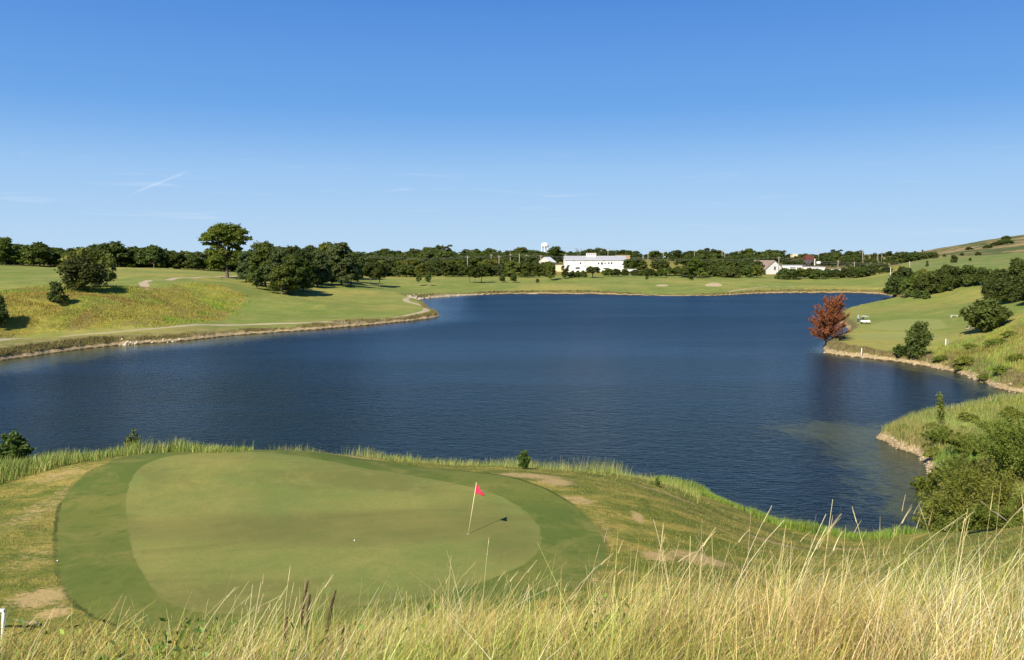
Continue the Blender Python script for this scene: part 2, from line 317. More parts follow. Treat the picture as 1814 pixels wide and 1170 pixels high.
def foliage(name, c1, c2, trans=.35, vary=.35, scale=.35):
    m, nt, b, o = mat(name); tc = N(nt, 'ShaderNodeTexCoord'); oi = N(nt, 'ShaderNodeObjectInfo')
    n = noise(nt, tc.outputs['Object'], scale, 3, .7)
    c = mix(nt, maprange(nt, n, .3, .7), c1, c2)
    hs = N(nt, 'ShaderNodeHueSaturation'); nt.links.new(c, hs.inputs['Color'])
    nt.links.new(maprange(nt, oi.outputs['Random'], 0, 1, .478, .512, False), hs.inputs['Hue'])
    nt.links.new(maprange(nt, math_(nt, 'FRACT', math_(nt, 'MULTIPLY', oi.outputs['Random'], 7.31)), 0, 1, 1-vary, 1+vary, False), hs.inputs['Value'])
    nt.links.new(hs.outputs[0], b.inputs['Base Color']); b.inputs['Roughness'].default_value = .55; b.inputs['Specular IOR Level'].default_value = .3
    t = N(nt, 'ShaderNodeBsdfTranslucent'); nt.links.new(mix(nt, 1., hs.outputs[0], (1.1, 1.25, .5), 'MULTIPLY'), t.inputs[0])
    ms = N(nt, 'ShaderNodeMixShader'); ms.inputs[0].default_value = trans
    nt.links.new(b.outputs[0], ms.inputs[1]); nt.links.new(t.outputs[0], ms.inputs[2]); nt.links.new(ms.outputs[0], o.inputs[0]); return m
def blade_mat(name, trans=.3):
    m, nt, b, o = mat(name); a = N(nt, 'ShaderNodeAttribute', attribute_name='tint')
    nt.links.new(a.outputs['Color'], b.inputs['Base Color']); b.inputs['Roughness'].default_value = .5; b.inputs['Specular IOR Level'].default_value = .3
    t = N(nt, 'ShaderNodeBsdfTranslucent'); nt.links.new(a.outputs['Color'], t.inputs[0])
    ms = N(nt, 'ShaderNodeMixShader'); ms.inputs[0].default_value = trans
    nt.links.new(b.outputs[0], ms.inputs[1]); nt.links.new(t.outputs[0], ms.inputs[2]); nt.links.new(ms.outputs[0], o.inputs[0]); return m

def ground_material():
    m, nt, b, o = mat('ground'); tc = N(nt, 'ShaderNodeTexCoord'); P = tc.outputs['Object']
    A = lambda n: N(nt, 'ShaderNodeAttribute', attribute_name=n).outputs['Fac']
    n_f = noise(nt, P, 7, 5, .7); n_m = noise(nt, P, .9, 5, .6, .3); n_l = noise(nt, P, .11, 5, .6, .4); n_xl = noise(nt, P, .02, 4, .55, .5)
    st = noise(nt, P, .28, 4, .6, .6, (1, 2.2, 1), .25)
    # mown turf
    fair = mix(nt, maprange(nt, n_l, .35, .68), (.16, .205, .045), (.245, .25, .068))
    fair = mix(nt, math_(nt, 'MULTIPLY', maprange(nt, st, .45, .7), .55), fair, (.11, .165, .035))
    fair = mix(nt, math_(nt, 'MULTIPLY', maprange(nt, n_xl, .46, .66), .75), fair, (.33, .285, .08))
    fair = mix(nt, math_(nt, 'MULTIPLY', maprange(nt, noise(nt, P, .22, 6, .75, .8, (1, 2.6, 1), .15), .47, .62), .55), fair, (.115, .17, .036)); fair = mix(nt, math_(nt, 'MULTIPLY', maprange(nt, noise(nt, P, .5, 6, .8, .5), .52, .68), .5), fair, (.31, .28, .085))
    # semi rough turf round the green: dark grass streaks and straw
    near = mix(nt, maprange(nt, st, .38, .66), (.125, .15, .026), (.34, .27, .07))
    near = mix(nt, math_(nt, 'MULTIPLY', maprange(nt, noise(nt, P, 1.6, 6, .8, .5, (1, 1.9, 1), .3), .48, .62), .6), near, (.075, .11, .02)); near = mix(nt, math_(nt, 'MULTIPLY', maprange(nt, n_m, .52, .72), .6), near, (.06, .095, .018))
    near = mix(nt, math_(nt, 'MULTIPLY', maprange(nt, n_f, .5, .75), .35), near, (.36, .28, .11))
    c = mix(nt, A('nearside'), fair, near)
    # unmown meadow
    ro = mix(nt, maprange(nt, n_m, .35, .65), (.18, .19, .03), (.33, .28, .06))
    ro = mix(nt, maprange(nt, n_l, .42, .62), ro, mix(nt, n_f, (.23, .15, .06), (.14, .15, .04)))
    c = mix(nt, maprange(nt, math_(nt, 'ADD', A('rough'), math_(nt, 'MULTIPLY', math_(nt, 'SUBTRACT', n_m, .5), .6)), .35, .65), c, ro)
    # distant meadow on the hill: green field, brown scrub above
    me_ = mix(nt, maprange(nt, n_l, .4, .65), (.135, .185, .048), (.20, .21, .065))
    hill = mix(nt, maprange(nt, noise(nt, P, .035, 5, .6), .42, .6), (.085, .11, .038), (.33, .235, .11))
    hill = mix(nt, maprange(nt, noise(nt, P, .09, 5, .7), .52, .66), hill, (.05, .075, .025))
    c = mix(nt, A('meadow'), c, me_); c = mix(nt, A('hill'), c, hill)
    # bare / bleached grass
    dr = math_(nt, 'ADD', A('dry'), math_(nt, 'MULTIPLY', math_(nt, 'SUBTRACT', noise(nt, P, 2.6, 7, .8, .8, (1, 1.8, 1)), .5), 3.2))
    c = mix(nt, math_(nt, 'MULTIPLY', maprange(nt, dr, .4, .85), .85), c, mix(nt, n_f, (.36, .24, .11), (.50, .38, .18)))
    # collar and putting surface
    wob = math_(nt, 'ADD', math_(nt, 'MULTIPLY', math_(nt, 'SUBTRACT', n_m, .5), .30), math_(nt, 'MULTIPLY', math_(nt, 'SUBTRACT', n_f, .5), .28))
    dc = math_(nt, 'ADD', A('sd_collar'), wob); dg = math_(nt, 'ADD', A('sd_green'), wob)
    coll = mix(nt, maprange(nt, n_l, .4, .65), (.085, .125, .026), (.150, .165, .036)); coll = mix(nt, math_(nt, 'MULTIPLY', n_f, .35), coll, (.15, .17, .04))
    coll = mix(nt, math_(nt, 'MULTIPLY', maprange(nt, n_m, .5, .75), .5), coll, (.175, .165, .05))
    coll = mix(nt, math_(nt, 'MULTIPLY', maprange(nt, noise(nt, P, .45, 6, .72, .5), .46, .66), .8), coll, (.19, .185, .05)); coll = mix(nt, math_(nt, 'MULTIPLY', maprange(nt, noise(nt, P, 1.7, 5, .75), .5, .7), .5), coll, (.06, .095, .02))
    c = mix(nt, math_(nt, 'MULTIPLY', maprange(nt, dc, -.20, -.08), maprange(nt, n_l, .38, .58, .12, .95)), c, (.05, .072, .016))           # long fringe at the mower step, its shadow line painted into the colour
    c = mix(nt, maprange(nt, dc, -.03, .05), c, coll)
    gr = mix(nt, maprange(nt, n_l, .38, .66), (.165, .20, .052), (.26, .24, .066))
    gr = mix(nt, math_(nt, 'MULTIPLY', maprange(nt, n_m, .4, .7), .35), gr, (.225, .215, .07))
    wet = noise(nt, P, .16, 4, .6, .8, (.55, 1.5, 1))
    gr = mix(nt, math_(nt, 'MULTIPLY', maprange(nt, wet, .46, .62), .75), gr, (.15, .15, .044))
    gr = mix(nt, math_(nt, 'MULTIPLY', maprange(nt, n_f, .42, .66), .30), gr, (.11, .14, .045)); gr = mix(nt, math_(nt, 'MULTIPLY', maprange(nt, noise(nt, P, 2.6, 5, .7, .4), .56, .7), .4), gr, (.25, .235, .09))
    gr = mix(nt, math_(nt, 'MULTIPLY', maprange(nt, noise(nt, P, .5, 7, .75, .6), .48, .66), .34), gr, (.28, .25, .08)); gr = mix(nt, math_(nt, 'MULTIPLY', maprange(nt, noise(nt, P, .8, 6, .75, .4), .52, .7), .3), gr, (.12, .16, .04))
    c = mix(nt, maprange(nt, dg, -.04, .06), c, gr)
    gr2 = mix(nt, maprange(nt, n_m, .35, .65), (.125, .125, .040), (.15, .14, .046)); c = mix(nt, math_(nt, 'MULTIPLY', maprange(nt, math_(nt, 'ADD', A('dark_turf'), math_(nt, 'MULTIPLY', math_(nt, 'SUBTRACT', n_l, .5), .9)), .3, .75), maprange(nt, dg, -.04, .06, 0, .5)), c, gr2)
    c = mix(nt, math_(nt, 'MULTIPLY', maprange(nt, noise(nt, P, 30, 3, .8), .45, .62), maprange(nt, dc, 0, .1, 0, .22)), c, (.07, .10, .02))
    # tees
    c = mix(nt, math_(nt, 'MULTIPLY', maprange(nt, A('sd_tee'), -.4, .3), .75), c, (.25, .27, .085))
    # shore: gravel and bare earth
    s = math_(nt, 'ADD', A('sd_shore'), math_(nt, 'MULTIPLY', math_(nt, 'SUBTRACT', noise(nt, P, .7, 6, .75), .5), 2.6))
    dirt = mix(nt, maprange(nt, noise(nt, P, 3.5, 6, .75), .3, .7), (.20, .14, .07), (.52, .41, .24))
    scrub = mix(nt, n_f, (.10, .07, .04), (.16, .13, .055))
    on = math_(nt, 'SUBTRACT', 1., A('nearside'))
    c = mix(nt, math_(nt, 'MULTIPLY', math_(nt, 'MULTIPLY', maprange(nt, s, 2.8, 1.4), .8), on), c, scrub)
    c = mix(nt, math_(nt, 'MULTIPLY', A('scrub'), maprange(nt, n_m, .3, .6, .35, .95)), c, mix(nt, maprange(nt, noise(nt, P, .5, 5, .7), .38, .62), (.12, .125, .04), (.30, .235, .10)))
    c = mix(nt, math_(nt, 'MULTIPLY', maprange(nt, s, .85, .45), on), c, dirt)
    c = mix(nt, maprange(nt, A('sd_shore'), .15, -.1), c, (.055, .045, .025))
    c = mix(nt, maprange(nt, A('sd_path'), -.12, .08), c, mix(nt, n_m, (.33, .27, .17), (.46, .39, .27)))
    c = mix(nt, maprange(nt, A('sd_sand'), -.5, .2), c, mix(nt, n_m, (.38, .30, .18), (.48, .39, .25)))
    nt.links.new(c, b.inputs['Base Color']); b.inputs['Roughness'].default_value = .9; b.inputs['Specular IOR Level'].default_value = .1
    hb = math_(nt, 'ADD', math_(nt, 'MULTIPLY', n_f, .5), n_m)
    mown = maprange(nt, dc, 0, .1, 1., .12)
    bp = N(nt, 'ShaderNodeBump'); nt.links.new(math_(nt, 'MULTIPLY', mown, .8), bp.inputs['Strength']); bp.inputs['Distance'].default_value = .12
    nt.links.new(hb, bp.inputs['Height']); nt.links.new(bp.outputs[0], b.inputs['Normal'])
    return m
def water_material():
    m, nt, b, o = mat('water'); tc = N(nt, 'ShaderNodeTexCoord'); P = tc.outputs['Object']
    A = lambda n: N(nt, 'ShaderNodeAttribute', attribute_name=n).outputs['Fac']
    deep = mix(nt, noise(nt, P, .03, 3), (.001, .009, .013), (.0015, .013, .018))
    sh = math_(nt, 'ADD', A('shallow'), math_(nt, 'MULTIPLY', math_(nt, 'SUBTRACT', noise(nt, P, .55, 6, .75, 1.2, (1, .6, 1), .8), .5), 2.2))
    c = mix(nt, math_(nt, 'MULTIPLY', maprange(nt, sh, .3, 1.1), .8), deep, mix(nt, noise(nt, P, 1.2, 5, .7), (.035, .050, .018), (.095, .105, .034)))
    nt.links.new(c, b.inputs['Base Color']); nt.links.new(A('rufn'), b.inputs['Roughness']); b.inputs['IOR'].default_value = 1.33
    w1 = noise(nt, P, 1.25, 3, .55, .25, (1, 1.7, 1), .45); w2 = noise(nt, P, .42, 2, .5, .3, (1, 1.6, 1), .35); w3 = noise(nt, P, 4.2, 2, .5, .2, (1, 1.5, 1), .6)
    hgt = math_(nt, 'ADD', math_(nt, 'ADD', math_(nt, 'MULTIPLY', w1, .62), math_(nt, 'MULTIPLY', w2, .5)), math_(nt, 'MULTIPLY', w3, .22))
    gust = noise(nt, P, .02, 4, .6, .3, (.5, 1.8, 1))
    stg = math_(nt, 'MULTIPLY', maprange(nt, gust, .38, .62, .45, 1.0), A('waves'))
    bp = N(nt, 'ShaderNodeBump'); bp.inputs['Distance'].default_value = .86; nt.links.new(stg, bp.inputs['Strength'])
    nt.links.new(hgt, bp.inputs['Height']); nt.links.new(bp.outputs[0], b.inputs['Normal'])
    return m
M_GROUND = ground_material(); M_WATER = water_material()

# ------------------------------------------------------------------ the ground sheet (rings round the hill, finer where it is near)
th_f = np.radians(np.linspace(-40, 40, 680)); th_b = np.radians(np.concatenate([np.linspace(-180, -42, 40)[:-1], []])); th_e = np.radians(np.linspace(42, 180, 40)[1:-1])
TH = np.concatenate([th_b, [math.radians(-41.5)], th_f, [math.radians(41.5)], th_e])
RR = np.concatenate([np.geomspace(.3, 24, 170)[:-1], np.geomspace(24, 70, 170)[:-1], np.geomspace(70, 520, 330)[:-1], np.geomspace(520, 9000, 110)])
nT, nR = len(TH), len(RR)
GX = (RR[:, None]*np.sin(TH)).ravel(); GY = (RR[:, None]*np.cos(TH)).ravel()
SD = shore_sd(GX, GY); GZ = height(GX, GY, SD)
sd_g, sd_c = poly_sd(GX, GY, GREEN), poly_sd(GX, GY, COLLAR)
sd_p = np.full(GX.shape, -1e3)
for wd, pl in PATHS: sd_p = np.maximum(sd_p, wd - line_dist(GX, GY, pl))
sd_s = np.maximum(poly_sd(GX, GY, SAND[0]), poly_sd(GX, GY, SAND[1])); sd_t = np.maximum(poly_sd(GX, GY, TEES[0]), poly_sd(GX, GY, TEES[1]))
rr = np.hypot(GX, GY)
fgd = 25.5 - rr
rough = np.maximum.reduce([smooth(poly_sd(GX, GY, LROUGH), -3, 3), smooth(poly_sd(GX, GY, RROUGH), -2, 2), smooth(fgd, -1, 1), smooth(GX, 27, 31)*smooth(rr, 110, 100), smooth(rr, 500, 540)*.6])
meadow = smooth(GX - .47*GY, -6, 6)*smooth(rr, 360, 390)*smooth(rr, 640, 560); hill = smooth(GX, 190, 230)*smooth(rr, 560, 640)
def dryf(x, y):
    d = np.zeros(np.shape(x))
    for (a, b_, ra, rb, k) in DRY: d = np.maximum(d, k*np.clip(1.45 - np.hypot((x-a)/ra, (y-b_)/rb)*.85, 0, 1))
    return d
dry = dryf(GX, GY)
DARK_TURF = [E(620, 935, 360, 26, 5.55, 1.), E(905, 955, 60, 34, 5.6, .9), E(840, 905, 110, 14, 5.6, .6), E(330, 905, 90, 12, 5.55, .4)]  # broad darker brown bands at fixed places across the putting green
dark_turf = np.zeros(GX.shape)
for (a, b_, ra, rb, k) in DARK_TURF: dark_turf = np.maximum(dark_turf, k*np.clip(1.35-np.hypot((GX-a)/ra, (GY-b_)/rb)*.8, 0, 1))
scrub = smooth(GX, -30, -50)*smooth(rr, 100, 110)*smooth(rr, 230, 170)*smooth(SD, 13, 6)
i = np.arange(nR-1)[:, None]; j = np.arange(nT)[None]; j2 = (j+1) % nT
quads = np.stack([i*nT+j, i*nT+j2, (i+1)*nT+j2, (i+1)*nT+j], -1).reshape(-1, 4)[:, ::-1]
fc = quads
fm = lambda a: a[fc].mean(1)
lab = np.zeros(len(fc), int)
lab[fm(sd_g) > 0] = 1; lab[fm(sd_p) > 0] = 2; lab[fm(sd_s) > 0] = 3; lab[(fm(sd_t) > 0)] = 4; lab[(fm(sd_g) <= 0) & (fm(sd_c) > 0)] = 5; lab[fm(hill) > .5] = 6
# vertex normals of the whole sheet, so that its pieces meet without a seam
G3 = np.stack([GX, GY, GZ], 1); fn = np.cross(G3[fc[:, 2]]-G3[fc[:, 0]], G3[fc[:, 3]]-G3[fc[:, 1]])
VN = np.zeros_like(G3)
for k in range(4):
    for ax in range(3): VN[:, ax] += np.bincount(fc[:, k], fn[:, ax], len(G3))
VN /= np.maximum(np.linalg.norm(VN, axis=1, keepdims=True), 1e-12)
for li, nm in enumerate(['ground', 'putting_green', 'cart_path', 'sand_bunker', 'tee', 'green_collar', 'hill']):
    q = fc[lab == li]
    if not len(q): continue
    ids, inv = np.unique(q, return_inverse=True)
    o = mesh_np(nm, G3[ids], inv.reshape(-1, 4), M_GROUND); me = o.data
    for an, ar in (('sd_shore', SD), ('sd_green', sd_g), ('sd_collar', sd_c), ('sd_path', sd_p), ('sd_sand', sd_s), ('sd_tee', sd_t), ('rough', rough), ('meadow', meadow), ('hill', hill), ('dry', dry), ('scrub', scrub), ('dark_turf', dark_turf), ('nearside', smooth(rr, 75, 65)*smooth(GX, 25, 22))):
        attr(me, an, ar[ids])
    me.normals_split_custom_set_from_vertices(VN[ids].tolist()); tag(o, kind='structure')
_height, _shore = height, shore_sd
def _look(A, x, y):
    x, y = np.asarray(x, float), np.asarray(y, float); r = np.clip(np.hypot(x, y), RR[0], RR[-1]*.999); t = np.clip(np.arctan2(x, y), TH[0], TH[-1])
    i = np.clip(np.searchsorted(RR, r)-1, 0, nR-2); j = np.clip(np.searchsorted(TH, t)-1, 0, nT-2); a = (r-RR[i])/(RR[i+1]-RR[i]); b = (t-TH[j])/(TH[j+1]-TH[j])
    return (A[i, j]*(1-b)+A[i, j+1]*b)*(1-a) + (A[i+1, j]*(1-b)+A[i+1, j+1]*b)*a
_GZ, _SD = GZ.reshape(nR, nT), SD.reshape(nR, nT)
def height(x, y, sd=None): return _look(_GZ, x, y)
def shore_sd(x, y): return _look(_SD, x, y)
# water: the faces of the same rings that lie in or near the lake, at level 0
wq = fc[(SD[fc].min(1) < 3) & (RR[-1] > rr[fc].max(1)) & (rr[fc].min(1) > 30)]
wq = wq[np.abs(GX[wq]).max(1) < 260]
ids, inv = np.unique(wq, return_inverse=True)
wo = mesh_np('water', np.stack([GX[ids], GY[ids], np.zeros(len(ids))], 1), inv.reshape(-1, 4), M_WATER); tag(wo, kind='structure')
wx, wy, ws = GX[ids], GY[ids], -SD[ids]; wr = np.hypot(wx, wy)
leftside = smooth(wx, 0, -30)*smooth(wr, 90, 120)
sh = np.exp(-np.maximum(ws, 0)/2.2)*.9
sh = np.maximum(sh, leftside*smooth(ws, 22, 4)*smooth(wx, -36, -58)*smooth(wr, 240, 180)*1.15)
spit = line_dist(wx, wy, W([(1700, 905), (1640, 850), (1560, 775), (1480, 765)])); sh = np.maximum(sh, smooth(spit, 10.0, 2)*.95)
sh = np.maximum(sh, smooth(line_dist(wx, wy, W([(1560, 775), (1640, 745), (1750, 738)])), 5, 1)*.6)
sh = np.maximum(sh, smooth(line_dist(wx, wy, W([(1330, 915), (1400, 935), (1560, 950)])), 4, .5)*.7)
sh = np.maximum(sh, smooth(line_dist(wx, wy, W([(1480, 628), (1700, 668), (1790, 705)])), 4, 1)*.75)
attr(wo.data, 'shallow', sh)
calm = np.maximum.reduce([leftside*smooth(ws, 22, 4)*.75, smooth(wx, -10, -20)*smooth(wr, 240, 270)*smooth(ws, 40, 5)*.55, .5*smooth(ws, 3, 0)])
attr(wo.data, 'waves', (1-calm)*(.58+.42*smooth(wr, 170, 80))); attr(wo.data, 'rufn', (.20+.15*smooth(wr, 70, 240))*(1-.55*calm))

# ------------------------------------------------------------------ blades, tufts and leaves
M_BLADE = blade_mat('grass_blade', .16)
def blades(name, x, y, z, h, wd, lean, tint, segs=3, leandir=None, bend=1., link=True, tipw=.15, zrot=None):
    """one curved tapering strip per entry; lean = sideways travel of the tip as a share of the height"""
    n = len(x); a = zrot if zrot is not None else rng.uniform(0, 2*np.pi, n); ld = leandir if leandir is not None else rng.uniform(0, 2*np.pi, n)
    px, py = np.cos(a), np.sin(a); V = np.zeros((n, 2*(segs+1), 3), np.float32)
    for k in range(segs+1):
        t = k/segs; off = lean*h*(t**(1+bend)); ww = wd*(1-(1-tipw)*t)*.5
        cx, cy, cz = x+np.cos(ld)*off, y+np.sin(ld)*off, z+h*t*(1-.12*lean*t)
        V[:, 2*k] = np.stack([cx-px*ww, cy-py*ww, cz], 1); V[:, 2*k+1] = np.stack([cx+px*ww, cy+py*ww, cz], 1)
    b = (np.arange(n)*2*(segs+1))[:, None]
    Fq = np.concatenate([b + np.array([[2*k, 2*k+1, 2*k+3, 2*k+2]]) for k in range(segs)], 0)
    o = mesh_np(name, V.reshape(-1, 3), Fq, M_BLADE, link=link)
    cattr(o.data, 'tint', np.repeat(tint, 2*(segs+1), 0)); return o
def leaves_np(C, Nn, size, asp=1.6):
    """quads round centres C with normals Nn"""
    n = len(C); r = rng.normal(size=(n, 3)); Nn = Nn/np.maximum(np.linalg.norm(Nn, axis=1, keepdims=True), 1e-6)
    a = np.cross(Nn, r); a /= np.maximum(np.linalg.norm(a, axis=1, keepdims=True), 1e-6); b = np.cross(Nn, a)
    s = (size*rng.uniform(.6, 1.35, n))[:, None]*.5
    V = np.stack([C - a*s*asp, C - b*s + Nn*s*.15, C + a*s*asp, C + b*s + Nn*s*.15], 1).reshape(-1, 3)
    return V, np.arange(4*n).reshape(-1, 4)
def palette(n, cols, wts, jit=.18):
    c = np.array(cols)[rng.choice(len(cols), n, p=np.array(wts)/sum(wts))]; return c*rng.uniform(1-jit, 1+jit, (n, 1))*rng.uniform(.93, 1.07, (n, 3))

# ------------------------------------------------------------------ trees: a crown of leaf clumps over a forked trunk, one pair of meshes per kind
M_BARK = plain('bark', (.13, .10, .075), .9, bump=.03, scale=3); M_PALEBARK = plain('pale_bark', (.30, .26, .21), .9, scale=3)
M_LEAF = foliage('leaf', (.058, .088, .012), (.125, .160, .020), .42, .4, .18)
M_LEAFW = foliage('leaf_wood', (.052, .078, .014), (.108, .14, .024), .35, .0, .06)
M_LEAFD = foliage('leaf_dark', (.048, .072, .013), (.085, .115, .018), .32, .25, .3)
M_LEAFY = foliage('leaf_yellowish', (.10, .13, .020), (.18, .19, .03), .35, .2, .3)
M_LEAFG = foliage('leaf_grey_green', (.070, .105, .034), (.11, .145, .045), .35, .15, .4)
M_LEAFB = foliage('leaf_bright', (.075, .125, .022), (.14, .195, .04), .4, .2, .4)
M_RED = foliage('dead_needles', (.19, .055, .030), (.36, .115, .055), .2, .1, .6)
def make_crown(clumps, per, leaf, seed, spiky=0.):
    """clumps: (x,y,z,rx,rz)"""
    global rng; rng = np.random.default_rng(seed); Vs = []; n0 = 0; Fs = []
    for (x, y, z, rx, rz) in clumps:
        n = max(8, int(per*rx*rx))
        d = rng.normal(size=(n, 3)); d /= np.linalg.norm(d, axis=1, keepdims=True)
        d[:, 2] = np.where(d[:, 2] < -.35, -d[:, 2]*.6, d[:, 2])
        rad = rng.uniform(.45, 1.0, n)**.5; rad *= 1 + spiky*rng.uniform(-.2, .5, n)
        # lobes: push out and pull in by direction for an uneven outline
        lob = (.80 + .34*np.sin(d[:, 0]*5+seed)*np.sin(d[:, 1]*4.3+z)*np.cos(d[:, 2]*5+x) + rng.normal(0, .07, n))*np.where(rng.uniform(0, 1, n) < .07, rng.uniform(1.05, 1.35, n), 1.)
        C = np.stack([x+d[:, 0]*rad*rx*lob, y+d[:, 1]*rad*rx*lob, z+d[:, 2]*rad*rz*lob], 1)
        V, Fq = leaves_np(C, d*.9 + rng.normal(0, .55, (n, 3)) + np.array([0, 0, .25]), leaf); Vs.append(V); Fs.append(Fq+n0); n0 += len(V)
    return np.concatenate(Vs), np.concatenate(Fs)
def make_trunk(clumps, base_r, fork, lean=(0, 0), bark=6):
    mb = MB(); rnd = random.Random(3)
    mb.tube([(0, 0, -.4), (0, 0, 0), (lean[0]*.5+.05, lean[1]*.5, fork*.5), (lean[0], lean[1], fork)], [base_r*1.5, base_r*1.15, base_r*.85, base_r*.72], 8)
    for (x, y, z, rx, rz) in sorted(clumps, key=lambda c: -c[3])[:16]:
        m_ = (lean[0]+(x-lean[0])*.45+rnd.uniform(-.2, .2), lean[1]+(y-lean[1])*.45, fork+(z-fork)*.5 - .08*abs(x))
        mb.tube([(lean[0], lean[1], fork*.92), m_, (x, y, z)], [base_r*.5, base_r*.3, base_r*.1], 5, False)
    return mb
KINDS = {}
def kind(nm, clumps, per, leaf, m, base_r=.25, fork=3., bark=None, spiky=0., lean=(0, 0)):
    V, Fq = make_crown(clumps, per, leaf, len(KINDS)+11, spiky)
    c = mesh_np('crown', V, Fq, m, link=False, smooth_=False); H = np.percentile(V[:, 2], 99.7); Wd = np.percentile(V[:, 0], 99)-np.percentile(V[:, 0], 1)
    t = make_trunk(clumps, base_r, fork, lean).build('trunk', bark or M_BARK, smooth_=True); col.objects.unlink(t)
    KINDS[nm] = (c, t, H, Wd)
def rclumps(n, R, z0, z1, rx, seed, shape='round', flat=.75):
    r = random.Random(seed); out = []
    for i in range(n):
        t = (i+.5)/n; z = z0+(z1-z0)*t
        prof = {'round': math.sin(math.pi*min(max(.12+.8*t, 0), 1))**.6, 'cone': (1-t)**.75+.05, 'dome': math.cos(t*math.pi/2)**.55+.08, 'vase': .35+.65*t, 'umbrella': .8+.2*t}[shape]
        a = i*2.4+r.uniform(-.5, .5); q = R*prof*r.uniform(.5, 1.)
        k = rx*r.uniform(.6, 1.28); out.append((math.cos(a)*q, math.sin(a)*q, z, k, k*flat))
    return out
kind('oak_a', rclumps(17, 3.6, 1.6, 8.6, 1.9, 1, 'dome'), 62, .50, M_LEAF, .26, 2.4)
kind('oak_b', rclumps(19, 3.0, 1.4, 9.6, 1.8, 2, 'round'), 62, .50, M_LEAF, .26, 2.6)
kind('oak_c', rclumps(15, 3.9, 1.5, 7.4, 2.0, 3, 'dome'), 58, .52, M_LEAFD, .28, 2.2)
kind('oak_d', rclumps(21, 3.4, 1.2, 9.2, 1.6, 4, 'vase'), 66, .48, M_LEAFD, .25, 2.2)
kind('oak_e', rclumps(16, 3.2, 1.8, 8.4, 1.9, 5, 'round'), 60, .50, M_LEAFY, .24, 2.4)
kind('hedge_a', rclumps(20, 4.6, .8, 5.2, 1.9, 6, 'dome'), 62, .50, M_LEAFD, .22, 1.2)
kind('hedge_b', rclumps(20, 4.2, .9, 5.6, 1.8, 8, 'dome'), 62, .50, M_LEAF, .22, 1.2)
kind('bigtree', [(-4.8, 0, 15.6, 2.6, 1.9), (-3.2, 1, 17.6, 2.6, 2.0), (-.6, -1, 18.6, 2.8, 1.9), (2.2, .5, 18.3, 2.7, 2.0), (4.4, 0, 16.6, 2.6, 2.0), (5.9, .5, 14.4, 1.9, 1.4), (-6.2, 0, 14.0, 1.8, 1.3), (1.5, 2, 15.0, 2.8, 1.8), (-2.0, -2, 15.2, 2.6, 1.8),
      (3.2, -1.5, 13.2, 2.0, 1.4), (-4, 1.4, 12.6, 1.7, 1.2), (.8, -1, 12.0, 1.8, 1.4), (3.4, 1, 10.6, 1.4, 1.1), (-1.6, 0, 10.2, 1.9, 1.5), (-3.4, 1, 8.6, 2.3, 1.8), (-1.2, -1.5, 7.0, 2.3, 1.8), (1.0, 1.2, 8.4, 2.0, 1.6), (-4.2, -.5, 6.0, 1.9, 1.5), (2.6, .5, 7.0, 2.0, 1.6), (-2.4, 0, 5.0, 1.8, 1.4), (1.4, -1, 5.4, 1.6, 1.3), (0, 2.5, 17, 2.4, 2.2), (0, -3, 16.8, 2.4, 2.2), (-2, -1, 16, 2.6, 2.4), (1.6, -1.5, 16.2, 2.6, 2.4), (3.6, -1, 15, 2.4, 2.0), (-4, -1, 14.2, 2.3, 1.9), (.6, -2, 14.4, 2.6, 2.2), (4.4, -.5, 14, 2, 1.7), (.2, -.5, 9.2, 2.2, 1.8), (2.2, .5, 11.4, 2.1, 1.7), (-2.6, 0, 11.4, 2.2, 1.7), (1.6, -1, 13.4, 2.2, 1.6), (-4.8, .3, 9.8, 1.8, 1.5), (-1, 1.4, 13.2, 2.3, 1.7), (-5.6, .5, 12.4, 1.7, 1.3), (-3.2, -.8, 6.6, 2.1, 1.6), (-3.8, 0, 3.9, 1.6, 1.3), (0, 1, 5.8, 1.9, 1.5), (4.4, 0, 12.6, 1.7, 1.3), (3.2, 0, 8.4, 1.9, 1.5)],
     95, .42, M_LEAF, .55, 5.5)
kind('pecan_a', rclumps(32, 5.2, 2.0, 14.2, 2.6, 12, 'dome'), 78, .48, M_LEAF, .4, 5)
kind('pecan_b', rclumps(30, 4.9, 1.8, 14.6, 2.4, 13, 'dome'), 78, .48, M_LEAFG, .4, 5)
kind('cedar', rclumps(26, 3.2, .7, 8.3, 1.35, 14, 'cone', 1.0), 150, .34, M_LEAFD, .2, 1.4, spiky=.5)
kind('cedar_wide', rclumps(26, 3.6, .8, 7.0, 1.5, 15, 'dome', 1.0), 130, .34, M_LEAFD, .2, 1.4, spiky=.5)
kind('sapling', rclumps(11, 1.25, 1.9, 4.6, .95, 16, 'round'), 170, .24, M_LEAFB, .1, 1.7, M_PALEBARK)
kind('lollipop', rclumps(14, 2.4, 3.0, 7.6, 1.4, 17, 'round'), 90, .38, M_LEAF, .17, 2.8)
kind('ball', rclumps(12, 1.2, .6, 3.2, .9, 18, 'round'), 220, .22, M_LEAFD, .09, .6)
kind('umbrella', rclumps(15, 3.6, 3.4, 6.4, 1.7, 19, 'umbrella'), 80, .42, M_LEAFD, .28, 2.4)
kind('bright_a', rclumps(18, 3.2, .8, 7.0, 1.6, 20, 'dome'), 90, .38, M_LEAFB, .22, 1.8)
kind('bare', rclumps(12, 2.0, 4, 9, 1.0, 21, 'vase'), 22, .22, M_LEAFG, .22, 3, M_PALEBARK)
LBL = {}
